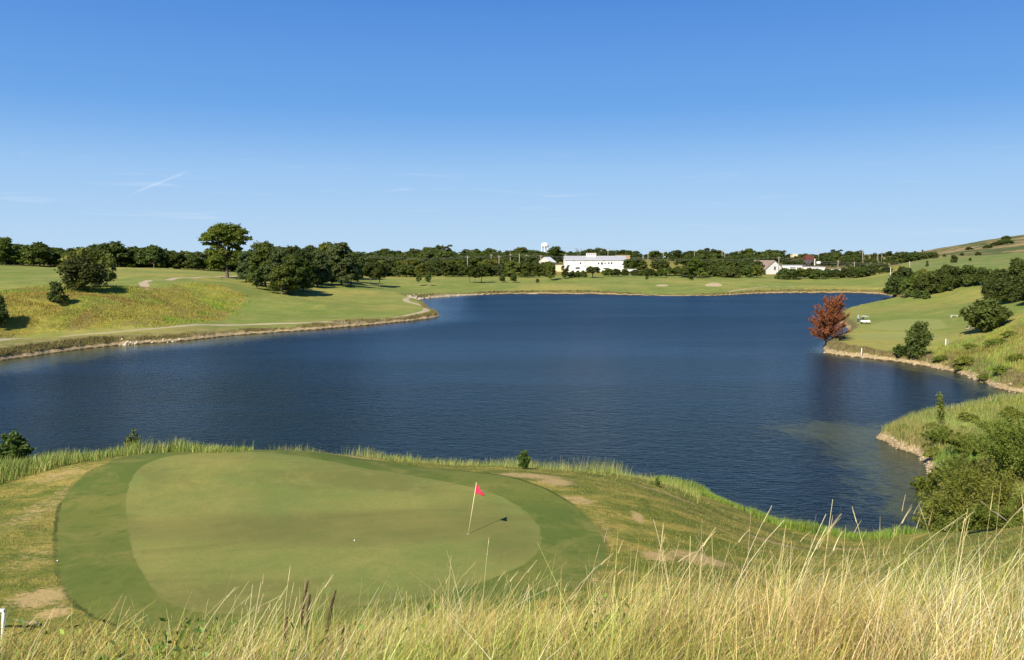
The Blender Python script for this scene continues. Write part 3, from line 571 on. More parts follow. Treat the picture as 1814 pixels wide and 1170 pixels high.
def tree(kd_, px, d, top=None, hgt=None, wide=1., label=None, cat='tree', group=None, name=None, xy=None, rz=None, base=None):
    """px column and distance on the ground; 'top' is the height in the photo its tip reaches"""
    x, y = xy if xy else at_d(px, d)
    z = gz(x, y) if base is None else base
    c, t, H, Wd = KINDS[kd_]
    h = hgt if hgt else max(z_of(top, y)-z, 2.0)
    r = empty(name or 'tree', (x, y, z-.05), random.uniform(0, 6.28) if rz is None else rz)
    s = h/H; r.scale = (s*wide, s*wide, s)
    for q, nm in ((c, 'crown'), (t, 'trunk')):
        o = q.copy(); o.name = nm; col.objects.link(o); o.parent = r
    tag(r, label, cat, group); return r
WOOD = []
def wood(kd_, px, d, top, wide):                       # a far tree that only thickens the mass of the wood
    x, y = at_d(px, d); z = gz(x, y); WOOD.append((kd_, x, y, z, max(z_of(top, y)-z, 2.), wide, random.uniform(0, 6.28)))
def build_wood(name):
    Vs, Fs, n0 = [], [], 0
    for k, x, y, z, h, wd_, a in WOOD:
        c, t, H, Wd = KINDS[k]; me = c.data; V = np.zeros(len(me.vertices)*3, np.float32); me.vertices.foreach_get('co', V); V = V.reshape(-1, 4, 3)
        V = V[::2].reshape(-1, 3); s_ = h/H
        cen = V.reshape(-1, 4, 3).mean(1, keepdims=True); V = (cen + (V.reshape(-1, 4, 3)-cen)*1.35).reshape(-1, 3)
        ca, sa = math.cos(a), math.sin(a); X = V[:, 0]*s_*wd_; Y = V[:, 1]*s_*wd_
        Vs.append(np.stack([X*ca-Y*sa+x, X*sa+Y*ca+y, V[:, 2]*s_+z], 1)); Fs.append(np.arange(len(V)).reshape(-1, 4)+n0); n0 += len(V)
    return mesh_np(name, np.concatenate(Vs), np.concatenate(Fs), M_LEAFW, smooth_=False)
def skyline(px):
    P = [(-300, 425), (-40, 424), (0, 422), (22, 424), (27, 436), (70, 430), (95, 436), (130, 438), (170, 432), (200, 429), (220, 434), (270, 435), (300, 441), (350, 444), (430, 440), (640, 444), (657, 447), (680, 441), (708, 445), (733, 441), (758, 438), (786, 435), (805, 446), (830, 442), (843, 440),
         (855, 446), (866, 440), (890, 444), (922, 439), (948, 444), (972, 445), (982, 437), (1000, 446), (1020, 444), (1051, 440), (1065, 440), (1092, 444), (1107, 443), (1125, 445), (1142, 450), (1160, 445), (1200, 444), (1221, 445), (1256, 440), (1271, 443), (1290, 449), (1300, 446), (1324, 441), (1343, 446), (1374, 442), (1395, 449), (1440, 449), (1465, 448), (1480, 443), (1492, 449), (1504, 445), (1522, 444), (1536, 449), (1560, 447), (1575, 446), (1600, 446), (1650, 448), (2200, 440)]
    return float(np.interp(px, [a for a, b in P], [b for a, b in P]))
kind('oak_f', rclumps(18, 3.3, 1.5, 9.0, 1.7, 41, 'vase'), 58, .50, M_LEAFG, .26, 2.4)
OAKS = ['oak_a', 'oak_b', 'oak_c', 'oak_d', 'oak_f']
rf = random.Random(21)
# far back rows, on the plain behind the factory sheds
for px in (657, 680, 708, 733, 758, 786, 830, 845, 866, 890, 922, 948, 1051, 1065, 1092, 1107, 1125, 1160, 1200, 1221, 1240, 1256, 1271, 1300, 1324, 1343, 1362, 1380, 1425, 1462, 1480, 1504, 1522, 1550, 1575, 1598):
    tree(rf.choice(OAKS), px, rf.uniform(900, 1000), top=skyline(px)+rf.uniform(-.8, .6), wide=rf.uniform(1.1, 1.7), label='dark tree on the skyline of the far wood beyond the lake', group='trees on the skyline of the far wood')
for (dd, dt, st, xa, xb) in ((1060, 1.5, 9, 560, 1640), (840, 5, 12, 560, 1640), (730, 8, 13, 580, 950), (730, 8, 13, 1210, 1600), (650, 10, 12, 640, 960), (560, 3, 13, -160, 640), (500, 7, 14, -160, 640)):
    px = xa
    while px < xb:
        if not (1138 < px < 1212 and dd < 1000): wood(rf.choice(OAKS), px, dd+rf.uniform(-25, 25), max(skyline(px), 427 if px > 0 else 0)+dt+rf.uniform(-.5, 2.5), rf.uniform(1.1, 1.6))
        px += st*rf.uniform(.75, 1.25)
for px in range(640, 975, 11): wood(rf.choice(OAKS), px, 560+rf.uniform(-10, 10), rf.uniform(461, 466), 1.3); wood(rf.choice(['hedge_a', 'hedge_b']), px, 507+rf.uniform(-4, 4), rf.uniform(478, 484), 1.3)
for px in range(-100, 560, 12): wood(rf.choice(['hedge_a', 'hedge_b']), px, 470+rf.uniform(-4, 4), rf.uniform(456, 462), 1.3)
for (xa, xb, dd, t0, t1) in ((1205, 1345, 645, 456, 463), (1460, 1600, 650, 456, 463), (1508, 1590, 540, 465, 472), (1225, 1345, 560, 462, 468), (1395, 1425, 640, 457, 463), (1500, 1575, 500, 474, 480)):
    for px in range(xa, xb, 9): wood(rf.choice(OAKS), px, dd+rf.uniform(-10, 10), rf.uniform(t0, t1), 1.3)
tag(build_wood('distant_wood'), 'dense dark green wood that runs along the horizon behind the nearer trees', 'wood', kind='stuff')
# middle and front rows left of the white warehouse
for (dd, t0, t1, x0, x1, st) in ((540, 456, 463, 640, 900, 16), (498, 467, 474, 655, 900, 13)):
    px = x0
    while px < x1:
        tree(rf.choice(OAKS + ['oak_e']*(dd < 560)), px, dd+rf.uniform(-12, 12), top=rf.uniform(t0, t1), wide=rf.uniform(1.1, 1.4), label='dense rounded tree in the far wood left of the white warehouse', group='trees of the wood left of the white warehouse')
        px += st*rf.uniform(.8, 1.3)
for px, top, k in ((910, 462, 'oak_e'), (935, 466, 'oak_a'), (955, 468, 'oak_b'), (968, 469, 'oak_c')):
    tree(k, px, 490, top=top, wide=1.2, label='dense rounded tree in the far wood left of the white warehouse', group='trees of the wood left of the white warehouse')
# left wood behind the dunes
px = -110
while px < 640:
    tree(rf.choice(OAKS+['hedge_b']), px, 452 + rf.uniform(-10, 10), top=max(skyline(px), 427 if px > 0 else 0)+rf.uniform(2, 10) + (4 if 300 < px < 350 else 0), wide=rf.uniform(1.0, 1.4), label='dark dense tree in the wood behind the left dunes', group='trees of the wood behind the left dunes')
    px += 15*rf.uniform(.75, 1.3)
tree('oak_b', 6, 440, top=421, wide=1.0, label='tall dark tree at the left edge, the highest of the wood behind the dunes')
for px, top in ((70, 430), (200, 429), (272, 435)): tree('oak_c', px, 445, top=top, wide=1.15, label={70: 'round-topped dark tree rising above the left part of the wood', 200: 'domed dark tree that rises behind the big cedar on the dunes', 272: 'very dark broad domed tree right of the cedar on the dunes'}[px])
# rows right of the warehouse
for (x0, x1, d, t0, t1, st, k) in ((1078, 1180, 500, 474, 478, 15, ['hedge_a', 'hedge_b']), (1186, 1290, 500, 466, 474, 14, ['hedge_a', 'oak_c', 'hedge_b']), (1285, 1345, 490, 468, 474, 15, ['hedge_a', 'hedge_b']), (1392, 1505, 475, 473, 478, 15, ['hedge_b', 'hedge_a']), (1514, 1580, 480, 470, 477, 11, ['hedge_a', 'oak_d']),
                                    (1220, 1345, 620, 460, 466, 14, OAKS), (1460, 1600, 640, 460, 468, 14, OAKS), (1515, 1600, 540, 466, 472, 14, OAKS), (1112, 1142, 590, 455, 460, 9, ['oak_b', 'bright_a']), (1165, 1185, 600, 458, 460, 12, ['oak_c'])):
    px = x0
    while px < x1:
        row = {1078: 'below the white warehouse', 1186: 'left of the pale sand bunker on the far shore', 1285: 'before the white gabled barn', 1392: 'in front of the low white sheds', 1514: 'beside the lake corner trees',
               1220: 'behind those left of the barn', 1460: 'behind the blue-white shed', 1515: 'behind the lake corner trees', 1112: 'at the right end of the white warehouse', 1165: 'on the grass slope right of the warehouse'}[x0]
        tree(rf.choice(k), px, d+rf.uniform(-8, 8), top=rf.uniform(t0, t1), wide=rf.uniform(.95, 1.2), label='dark bushy tree '+row, group='trees '+row); px += st*rf.uniform(.8, 1.2)
tree('oak_a', 1232, 480, top=458, wide=1.25, label='large rounded tree standing tallest in the first row behind the far shore')
tree('ball', 1225, 452, top=488, wide=1.3, label='dark bush at the foot of the large rounded tree on the far shore')
tree('ball', 1146, 455, top=491, wide=1.0, label='tiny dark bush on the far fairway left of the brown bunker')
tree('umbrella', 1050, 470, top=472, wide=1.15, label='dark umbrella-shaped tree in front of the white warehouse')
tree('oak_d', 1001, 468, top=470, wide=.9, label='full rounded tree at the left end of the white warehouse'); tree('oak_b', 977, 462, top=465, wide=.72, label='tall narrow tree left of the full tree by the warehouse')
for px in (1012, 1024, 1034): tree('hedge_a', px, 475, hgt=3.4, wide=.9, label='low dark bush in the hedge line below the tan field', group='low bushes of the hedge below the tan field', name='bush', cat='bush')
for px in range(1015, 1110, 9): tree('hedge_b', px, 560, top=483, wide=1., label='small green bush against the foot of the warehouse wall', group='bushes at the foot of the warehouse wall', name='bush', cat='bush')
tree('bare', 1024, 760, top=440, wide=.9, label='half-bare pale tree rising behind the left end of the warehouse'); tree('oak_b', 983, 760, top=437, wide=1.1, label='round dark tree on the skyline just right of the water tower')
# trees that stand on the far fairway
GF = 'small trees standing on the far fairway'
for px, d, top, k, wd_, lb in ((655, 398, 464, 'lollipop', .95, 'left tree of the pair on the fairway right of the big grove'), (672, 396, 465, 'lollipop', .95, 'right tree of the pair on the fairway right of the big grove'),
        (741, 410, 485, 'sapling', .9, 'small young tree on the fairway, left of two saplings'), (758, 408, 486, 'sapling', .8, 'paler young tree on the fairway, right of two saplings'),
        (832, 432, 470, 'lollipop', 1., 'left tree of the clump of three on the far fairway'), (841, 430, 474, 'lollipop', .9, 'middle tree of the clump of three on the far fairway'), (853, 434, 469, 'lollipop', 1., 'right tree of the clump of three on the far fairway'),
        (890, 440, 487, 'ball', 1.05, 'dark ball-shaped tree, left of the three small ones on the far fairway'), (910, 440, 485, 'ball', 1.0, 'dark ball-shaped tree, largest of the three small ones on the far fairway'), (952, 438, 494, 'ball', 1., 'smallest ball-shaped tree on the far fairway')):
    tree(k, px, d, top=top, wide=wd_, label=lb, group=GF)
# the big tree and the grove on the left fairway
x, y = hit(402, 493); tree('bigtree', 0, 0, xy=(x, y), top=397, wide=1.28, rz=.0, label='very tall spreading tree with open crown, the highest tree on the left')
GG = [(436, 500, 447, 'pecan_b', .9, 'broad tree beside the very tall tree, left end of the grove'), (470, 508, 430, 'pecan_a', 1., 'tall full tree near the left end of the grove'), (497, 516, 438, 'pecan_b', .9, 'front tree of the grove above its long shadow'), (522, 522, 452, 'pecan_a', .95, 'low front tree of the grove closest to the lake'),
      (519, 500, 437, 'pecan_a', .9, 'tree in the middle of the grove behind the front ones'), (551, 503, 436, 'pecan_b', .85, 'grove tree with a pale slender trunk'), (578, 497, 431, 'pecan_a', 1., 'tall tree right of the middle of the grove'), (605, 506, 431, 'pecan_b', 1., 'tall rounded tree near the right end of the grove'), (622, 505, 450, 'pecan_a', .8, 'dark lower tree at the right end of the grove'), (455, 512, 470, 'oak_d', 1., 'low dark tree under the left end of the grove'),
      (484, 505, 441, 'pecan_b', 1., 'tree behind the front ones in the left half of the grove'), (536, 509, 444, 'pecan_a', 1., 'tree between the middle and the pale-trunked one in the grove'), (563, 508, 443, 'pecan_b', 1., 'full tree just right of the pale trunk in the grove'), (592, 500, 436, 'pecan_b', 1., 'tall tree behind the right half of the grove'), (634, 500, 447, 'pecan_b', .8, 'last tree at the right end of the grove'), (500, 522, 470, 'oak_a', 1.1, 'low spreading tree in front of the grove, over the long shadow'), (570, 508, 474, 'oak_b', 1., 'low tree in front of the right half of the grove'),
      (538, 517, 478, 'oak_c', .9, 'low dark bush-like tree between front and middle of the grove'), (588, 505, 466, 'oak_d', .9, 'low dark tree under the right half of the grove')]
for px, by, top, k, wd_, lb in GG:
    x, y = hit(px, by); tree(k, 0, 0, xy=(x, y), top=top, wide=wd_, label=lb, group='trees of the grove on the left fairway')
x, y = hit(412, 498); tree('oak_b', 0, 0, xy=(x, y+12), top=452, wide=.8, label='dark tree just behind the trunk of the very tall tree')
# dune trees
x, y = hit(150, 516); tree('cedar_wide', 0, 0, xy=(x, y), top=452, wide=1.15, label='big dark green cedar on the crest of the left dune', group=None)
x2, y2 = hit(135, 513); tree('oak_e', 0, 0, xy=(x2-1, y2+4), top=440, wide=.95, label='yellow-green tree growing behind the dark cedar on the dune')
x2, y2 = hit(163, 513); tree('oak_e', 0, 0, xy=(x2+1, y2+6), top=450, wide=.7, label='smaller yellow-green tree at the right of the dark cedar on the dune')
x, y = hit(101, 538); tree('bright_a', 0, 0, xy=(x, y), top=499, wide=.95, label='small grey-green shrub on the golden slope below the cedar', cat='shrub', name='shrub')
x, y = hit(-4, 578); tree('cedar_wide', 0, 0, xy=(x, y), top=524, wide=.8, label='dark shrub cut by the left edge beside the cart path', cat='shrub', name='shrub')
# the right corner
def grow(px, by, top, k, wd_, lb, cat='tree', nm='tree', g=None, rz=None):
    x, y = hit(px, by); return tree(k, 0, 0, xy=(x, y), top=top, wide=wd_, label=lb, cat=cat, name=nm, group=g, rz=rz)
GC = 'dark trees at the lake\'s right corner'
for a in ((1588, 525, 488, 'hedge_a', .8, 'dark tree whose foliage hangs over the water at the lake corner'), (1606, 527, 493, 'bright_a', .9, 'light green bush in front of the dark trees at the water\'s edge'), (1622, 520, 482, 'hedge_b', .85, 'bushy tree behind the light green waterside bush'),
          (1600, 510, 473, 'oak_c', .9, 'darkest rounded tree at the left of the corner group'), (1645, 522, 481, 'cedar_wide', 1., 'dark cedar in front of the corner group'), (1668, 517, 477, 'cedar_wide', 1., 'dark cedar in the middle of the corner group by the grass rise'), (1690, 510, 472, 'cedar_wide', 1., 'dark spreading cedar near the top of the grass rise'),
          (1715, 507, 470, 'cedar_wide', 1., 'dark cedar second from the right end of the corner group'), (1738, 506, 474, 'cedar_wide', .9, 'dark cedar at the right end of the corner group'), (1675, 500, 469, 'oak_a', .9, 'rounded tree behind the cedars of the corner group'), (1632, 505, 476, 'oak_e', .8, 'yellowish tree behind the corner group'), (1760, 510, 476, 'oak_d', .8, 'dull green tree between the corner group and the tall right cedars')): grow(*a, g=GC)
grow(1640, 530, 514, 'bright_a', 1., 'low bright bush at the water\'s end below the corner cedars', 'bush', 'bush'); grow(1625, 529, 512, 'bright_a', 1., 'low yellow-green bush overhanging the end of the inlet', 'bush', 'bush')
for a in ((1772, 533, 478, 'cedar', 1.1, 'dark cedar left of the tall group at the right edge'), (1800, 533, 459, 'cedar', 1.05, 'tallest dark cedar at the right edge'), (1786, 538, 488, 'cedar_wide', 1., 'dense low cedar in front of the tall one at the right edge'), (1830, 540, 470, 'cedar', 1.2, 'dark cedar cut by the right edge'), (1755, 528, 492, 'cedar_wide', .8, 'small dark cedar at the left foot of the right-edge group')): grow(*a, g='dark cedars at the right edge')
for px, d, top, k, lb in ((1643, 440, 462, 'cedar', 'small pointed tree on the green hillside, left of the two lone ones'), (1690, 450, 452, 'cedar_wide', 'dark rounded tree alone on the green hillside'), (1719, 455, 458, 'ball', 'small dark bush on the green hillside right of the lone rounded tree'), (1656, 520, 447, 'oak_c', 'dark bush on the crest of the green hillside'), (1673, 525, 450, 'hedge_b', 'grey-green bush beside the dark bush on the hillside crest'), (1704, 530, 449, 'hedge_a', 'low dark bush on the upper edge of the green hillside'), (1732, 540, 446, 'hedge_a', 'low dark bush below the brown hilltop')):
    tree(k, px, d, top=top, wide=.9, label=lb, group='lone trees and bushes on the green hillside')
for px in range(1598, 1656, 9):
    tree(rf.choice(['oak_c', 'hedge_a']), px, 565+rf.uniform(-10, 25), top=447.5+rf.uniform(-.5, 1), wide=1.3, label='dark tree in the thin row along the top of the green field', group='trees along the top of the green field')
for k_ in range(9):
    px = rf.uniform(1700, 1860); d = rf.uniform(620, 800); tree('hedge_a', px, d, hgt=rf.uniform(2.5, 4), wide=1.6, label='low dark scrub bush on the brown hilltop', group='scrub bushes on the brown hill', cat='bush', name='bush')

# ------------------------------------------------------------------ the dead red tree on the point: upswept branches set with small dead needles
def dead_tree():
    global rng
    rng = np.random.default_rng(5); r = random.Random(5)
    x, y = hit(1463, 612); z = gz(x, y); root = empty('dead_tree', (x, y, z-.1))
    mb = MB(); C = []; D = []
    H = z_of(515, y) - z
    mb.tube([(0, 0, -.3), (.1, 0, 1), (.5, 0, 3), (1.0, 0, H*.55), (1.5, 0, H*.8)], [.26, .22, .17, .10, .04], 8)
    for k in range(125):
        t = r.uniform(.02, .85)**1.1; b = Vector((.1+1.5*t, 0, .5+H*.78*t)); a = r.uniform(0, 6.28)
        L = (2.8*(1-t)**.5+.9)*r.uniform(.6, 1.15); el = math.radians(26+44*t+r.uniform(-24, 18))
        d = Vector((math.cos(a)*math.cos(el), math.sin(a)*math.cos(el), math.sin(el)))
        if d.x < 0: L *= 1.05
        p = [b + d*L*q + Vector((0, 0, .35*L*q*q)) for q in (0, .33, .66, 1)]
        mb.tube(p, [.07*(1-t)+.025, .045, .028, .012], 4, False)
        for j in range(int(L*10)):
            q = r.uniform(.22, 1.); o = p[0].lerp(p[3], q); dd = (d+Vector((r.gauss(0, .55), r.gauss(0, .55), r.gauss(.25, .4)))).normalized(); l2 = r.uniform(.25, .8)
            e = o + dd*l2; mb.tube([o, e], [.014, .006], 3, False)
            for m in range(8):
                c = o.lerp(e, r.uniform(.1, 1.05)) + Vector((r.gauss(0, .06), r.gauss(0, .06), r.gauss(0, .06))); C.append(c); D.append((r.gauss(0, 1), r.gauss(0, 1), r.gauss(0, 1)))
    V, Fq = leaves_np(np.array(C), np.array(D), .115, 2.4)
    mesh_np('crown', V, Fq, M_RED, root, False); mb.build('trunk', plain('dead_bark', (.16, .09, .06), .9), root, True)
    tag(root, 'dead tree with rust-red needles leaning out from the tip of the point', 'tree'); return root
dead_tree()
# ------------------------------------------------------------------ shrubs seen closer: willowy stems set with narrow leaves
def stem_shrub(name, x, y, R, H, nst, nl, leaf, m, label, cat='shrub', asp=2.6, seed=1, lean=(0, 0), clumpy=.0, z=None, group=None, droop=.3, low=.18):
    global rng
    rng = np.random.default_rng(seed); r = random.Random(seed); z = gz(x, y) if z is None else z
    root = empty(name, (x, y, z-.05)); mb = MB(); C = []; D = []
    for k in range(nst):
        a = k*2.4+r.uniform(-.6, .6); q = math.sqrt((k+.5)/nst); tx, ty = math.cos(a)*R*q, math.sin(a)*R*q
        hh = H*(1-.45*q*q)*r.uniform(.78, 1.05); b = Vector((tx*.12, ty*.12, 0)); e = Vector((tx+lean[0]*hh, ty+lean[1]*hh, hh)); mid = Vector((tx*.45+lean[0]*hh*.4, ty*.45+lean[1]*hh*.4, hh*.55))
        P = []
        for i in range(9):
            t = i/8; P.append(b*(1-t)**2 + mid*2*t*(1-t) + e*t*t)
        mb.tube(P[::2], [.012*H, .009*H, .007*H, .004*H, .0015*H], 5, False)
        for j in range(nl):
            t = r.uniform(low, 1.0)**.8; s_ = P[min(int(t*8), 7)].lerp(P[min(int(t*8)+1, 8)], t*8 % 1)
            twig = Vector((r.gauss(0, 1), r.gauss(0, 1), r.gauss(.15, .6))).normalized()*abs(r.gauss(0, .085*H))*(1.15-.55*t)
            c = s_+twig; c.z -= droop*twig.length*.3
            if c.z < .05: c.z = r.uniform(.05, .3)
            C.append(c); D.append((r.gauss(0, .7)+twig.x, r.gauss(0, .7)+twig.y, r.gauss(.5, .6)))
    V, Fq = leaves_np(np.array(C), np.array(D), leaf, asp)
    mesh_np('foliage', V, Fq, m, root, False); mb.build('stems', M_BARK, root, True)
    tag(root, label, cat, group); return root
M_MESQ = foliage('mesquite_leaf', (.16, .20, .034), (.29, .33, .065), .5, .1, .5)
M_MID = foliage('mesquite_mid', (.075, .11, .022), (.13, .17, .036), .4, .1, .5)
M_SHR = foliage('shore_leaf', (.075, .125, .026), (.14, .19, .045), .35, .1, .5)
x, y = hit(1625, 640); x, y = x, y+1.0
stem_shrub('shrub', x, y, 1.7, z_of(568, y)-gz(x, y), 30, 420, .24, M_SHR, 'dark green upright shrub leaning right on the near shore of the point', seed=3, lean=(.14, 0))
x, y = hit(1598, 634); stem_shrub('shrub', x, y+.5, 1.3, z_of(612, y)-gz(x, y), 14, 160, .24, M_SHR, 'low dark bush at the left foot of the upright shrub on the point', seed=4)
x, y = hit(1752, 588); stem_shrub('mesquite', x, y+1.5, 4.0, z_of(531, y)-gz(x, y), 44, 330, .30, M_MID, 'spreading mesquite tree on the slope right of the tees', 'tree', 2.0, 9, (.06, 0))
# the big mesquites on the near right bank
for (px, d, top, R, lb, sd, ns) in ((1775, 47, 800, 2.7, 'large feathery mesquite on the near right bank, cut by the right edge', 11, 46), (1700, 50, 850, 1.9, 'feathery mesquite branches hanging over the water on the near right bank', 12, 30), (1830, 55, 726, 3.6, 'tallest feathery mesquite at the right edge of the near bank', 13, 52), (1745, 63, 775, 2.6, 'mesquite in the middle of the near right bank', 14, 36), (1690, 69, 772, 2.0, 'low mesquite near the tip of the right bank', 15, 26), (1800, 39, 905, 1.6, 'low mesquite just behind the tall grass at the right', 16, 26), (1722, 57, 800, 2.2, 'mesquite leaning over the bare bank, left of the big ones', 17, 26), (1660, 60, 835, 1.3, 'small mesquite on the waterline of the near right bank', 18, 16), (1725, 46, 905, 1.7, 'mesquite spray hanging over the water just above the tall grass', 19, 22), (1775, 72, 760, 2.6, 'mesquite at the back of the near right bank', 20, 30)):
    x, y = at_d(px, d); stem_shrub('mesquite', x, y, R, max(z_of(top, y)-gz(x, y), 1.2), int(ns*.8), 620, .060 if d < 60 else .075, M_MESQ, lb, 'shrub', 3.2, sd, (-.05, 0), droop=1.0)
x, y = at_h(1668, 752, 1.8); stem_shrub('sapling', x, y, .35, z_of(688, y)-gz(x, y), 4, 90, .12, M_MESQ, 'slender solitary sapling rising from the tip of the right bank', 'sapling', 2.4, 21, (-.08, 0))
x, y = at_h(928, 838, 5.3); y += .8; stem_shrub('shrub', x, y, .42, z_of(797, y)-gz(x, y), 12, 100, .095, M_SHR, 'small round shrub on the bank behind the flag', seed=22)
x, y = at_h(8, 822, 4.9); y += .8; stem_shrub('shrub', x, y, 1.0, z_of(765, y)-gz(x, y), 22, 220, .11, M_SHR, 'dark leafy shrub at the left end of the reed bank', seed=23)
x, y = at_h(192, 805, 5.5); y += 3.; stem_shrub('shrub', x, y, .5, z_of(757, y)-gz(x, y), 8, 70, .11, M_SHR, 'small broad-leaved plant sticking out of the reeds left of the green', 'plant', seed=24)
x, y = at_h(1166, 856, 4.6); y += .4; stem_shrub('weed', x, y, .14, z_of(844, y)-gz(x, y), 4, 30, .08, M_SHR, 'tiny leafy weed on the bank edge right of the flag', 'weed', seed=25)
kind('weed_bush', rclumps(16, 1.3, .3, 1.5, .6, 33, 'dome', .9), 420, .17, M_MESQ, .04, .4, spiky=.3)
kind('weed_bush_dark', rclumps(14, 1.1, .3, 1.8, .55, 34, 'dome', 1.), 420, .16, M_SHR, .04, .4, spiky=.3)
for k_, (px, py, hh) in enumerate([(1668, 640, 1.8), (1690, 634, 1.5), (1712, 645, 1.9), (1735, 655, 2.0), (1700, 655, 1.5), (1758, 640, 2.2), (1780, 662, 1.8), (1772, 678, 1.6), (1800, 640, 2.0), (1795, 615, 1.8), (1765, 612, 2.0), (1740, 628, 1.7), (1720, 618, 1.6), (1808, 690, 1.6), (1790, 596, 1.6), (1812, 664, 2.2), (1745, 672, 1.4), (1830, 620, 2.4)][::2]):
    x, y = hit(px, py); tree('weed_bush', 0, 0, xy=(x, y), hgt=hh*.55, wide=rf.uniform(1.2, 2.0), label='low rank bush in the green growth on the slope right of the tees', cat='bush', name='bush', group='low bushes on the slope right of the tees')
for k_, (px, py, hh) in enumerate([(1600, 764, 1.0), (1628, 755, 1.2), (1652, 764, 1.2), (1640, 790, 1.1), (1668, 775, 1.5), (1690, 757, 1.3), (1715, 750, 1.5), (1745, 748, 1.6), (1655, 812, 1.3), (1680, 800, 1.5), (1790, 742, 1.7), (1670, 840, 1.2)][::2]):
    x, y = hit(px, py); tree('weed_bush', 0, 0, xy=(x, y), hgt=hh*.7, wide=rf.uniform(.9, 1.4), label='low green bush in the tall grass near the tip of the right bank', cat='bush', name='bush', group='low bushes near the tip of the right bank')
# ------------------------------------------------------------------ long grasses
def region(n, r0, r1, t0, t1, f):
    """random places on the land, denser near the hill"""
    out = [np.zeros(0), np.zeros(0)]
    while len(out[0]) < n:
        r = np.exp(rng.uniform(math.log(r0), math.log(r1), n)); t = np.radians(rng.uniform(t0, t1, n)); x, y = r*np.sin(t), r*np.cos(t); k = f(x, y)
        out = [np.append(out[0], x[k]), np.append(out[1], y[k])]
    return out[0][:n], out[1][:n]
STRAW = [(.62, .50, .22), (.70, .60, .30), (.50, .38, .15), (.42, .42, .10)]; GRN = [(.16, .24, .04), (.26, .32, .06), (.10, .17, .03)]; BRN = [(.30, .19, .09), (.36, .26, .13)]
rng = np.random.default_rng(31)
# unmown golden grass on the left dunes and the right slope, reeds along the banks
def meadow_grass(name, label, poly, n, r0, r1, t0, t1, hh, ww, cols, wts, lean=.3, ld=.2):
    x, y = region(n, r0, r1, t0, t1, lambda a, b: (poly_sd(a, b, poly) + (vnoise(a/5, b/5, 90)-.5)*(9 if poly is LROUGH else 2) > rng.uniform(-2, 3, len(a))*(1 if poly is LROUGH else .3)) & (shore_sd(a, b) > .4))
    pat = vnoise(x/7, y/7, 31); pat2 = vnoise(x/2.5, y/2.5, 32)
    z = height(x, y); h = hh*rng.uniform(.4, 1.2, n)*(.45+1.1*pat2); pat3 = vnoise(x/16, y/16, 35); T = palette(n, cols, wts, .25)*(.8+.45*pat[:, None]); b_ = (pat3 > .58) & (pat2 > .35); T[b_] = T[b_]*np.array([.92, .80, .85])
    gsel = pat > .55; T[gsel] = T[gsel]*np.array([.62, .92, .6])
    o = blades(name, x, y, z-.05, h, ww*rng.uniform(.7, 1.3, n), lean*rng.uniform(.4, 1.6, n), T, 2, rng.normal(ld, .9, n)); return tag(o, label, 'grass', kind='stuff')
meadow_grass('meadow_grass', 'unmown golden grass over the slope between cart path and dune crest', LROUGH, 90000, 120, 330, -40, -10, .42, .10, [(.42, .35, .07), (.34, .33, .055), (.42, .31, .10), (.22, .26, .04)], [5, 5, 2, 3])
rng = np.random.default_rng(32)
meadow_grass('slope_grass', 'rank yellow-green grass and weeds covering the slope right of the tees', RROUGH, 60000, 85, 190, 22, 45, .6, .085, [(.30, .36, .06), (.17, .24, .04), (.34, .31, .08), (.30, .20, .12)], [4, 4, 2, 1])
SPIT = chaikin([at_h(a, b, 0) for a, b in ((1535, 772), (1590, 744), (1640, 732), (1740, 722), (1900, 705), (2100, 720), (2100, 1000), (1840, 1000), (1760, 970), (1690, 900), (1630, 850), (1580, 800))], 1)
rng = np.random.default_rng(33)
meadow_grass('bank_grass', 'tall green and straw grass covering the near right bank', SPIT, 110000, 42, 100, 22, 42, .60, .032, [(.24, .32, .06), (.14, .22, .04), (.45, .42, .16), (.36, .30, .12)], [4, 4, 3, 1], ld=1.)
def bank_band(name, label, n, r0, r1, t0, t1, f, hh, ww, cols, wts, seed, lean=.25, segs=3):
    global rng; rng = np.random.default_rng(seed)
    x, y = region(n, r0, r1, t0, t1, f); z = height(x, y); cl = .45+.9*vnoise(x/1.6, y/1.6, seed); h = (hh(x, y) if callable(hh) else hh)*rng.uniform(.55, 1.15, n)*cl
    T = palette(n, cols, wts, .3)*(.75+.5*vnoise(x/.9, y/.9, seed+5))[:, None]; o = blades(name, x, y, z-.03, h, ww*rng.uniform(.7, 1.3, n), lean*rng.uniform(.3, 1.8, n), T, segs, rng.normal(0, 1.4, n)); return tag(o, label, 'grass', kind='stuff')
GC_ = [(.30, .36, .08), (.18, .27, .05), (.44, .42, .15), (.11, .18, .03)]
crest = lambda a, b: poly_sd(a, b, COLLAR)
bank_band('reeds', 'tall green reeds on the bank behind the left side of the green', 24000, 47, 64, -36, -17.5, lambda a, b: (shore_sd(a, b) > .2) & (np.hypot(a, b) > 50 + 2*np.sin(a*.5)), lambda x, y: (.35+.75*vnoise(x/2.2, y/2.2, 95))*(.25+.75*smooth(-x, 13, 22)), .032, GC_, [4, 4, 3, 2], 41)
bank_band('bank_reeds', 'loose green and straw reeds along the bank edge behind the green', 15000, 46, 60, -20, 13, lambda a, b: (shore_sd(a, b) > .3) & (crest(a, b) < -(1.2 + .6*np.sin(a*1.1))) & (vnoise(a/2.6, b/2.6, 77)*.7+.3*rng.uniform(0, 1, len(a)) > .38), lambda x, y: .8*(.3+.95*vnoise(x/3.2, y/3.2, 78)), .018, GC_, [4, 3, 5, 1], 42)
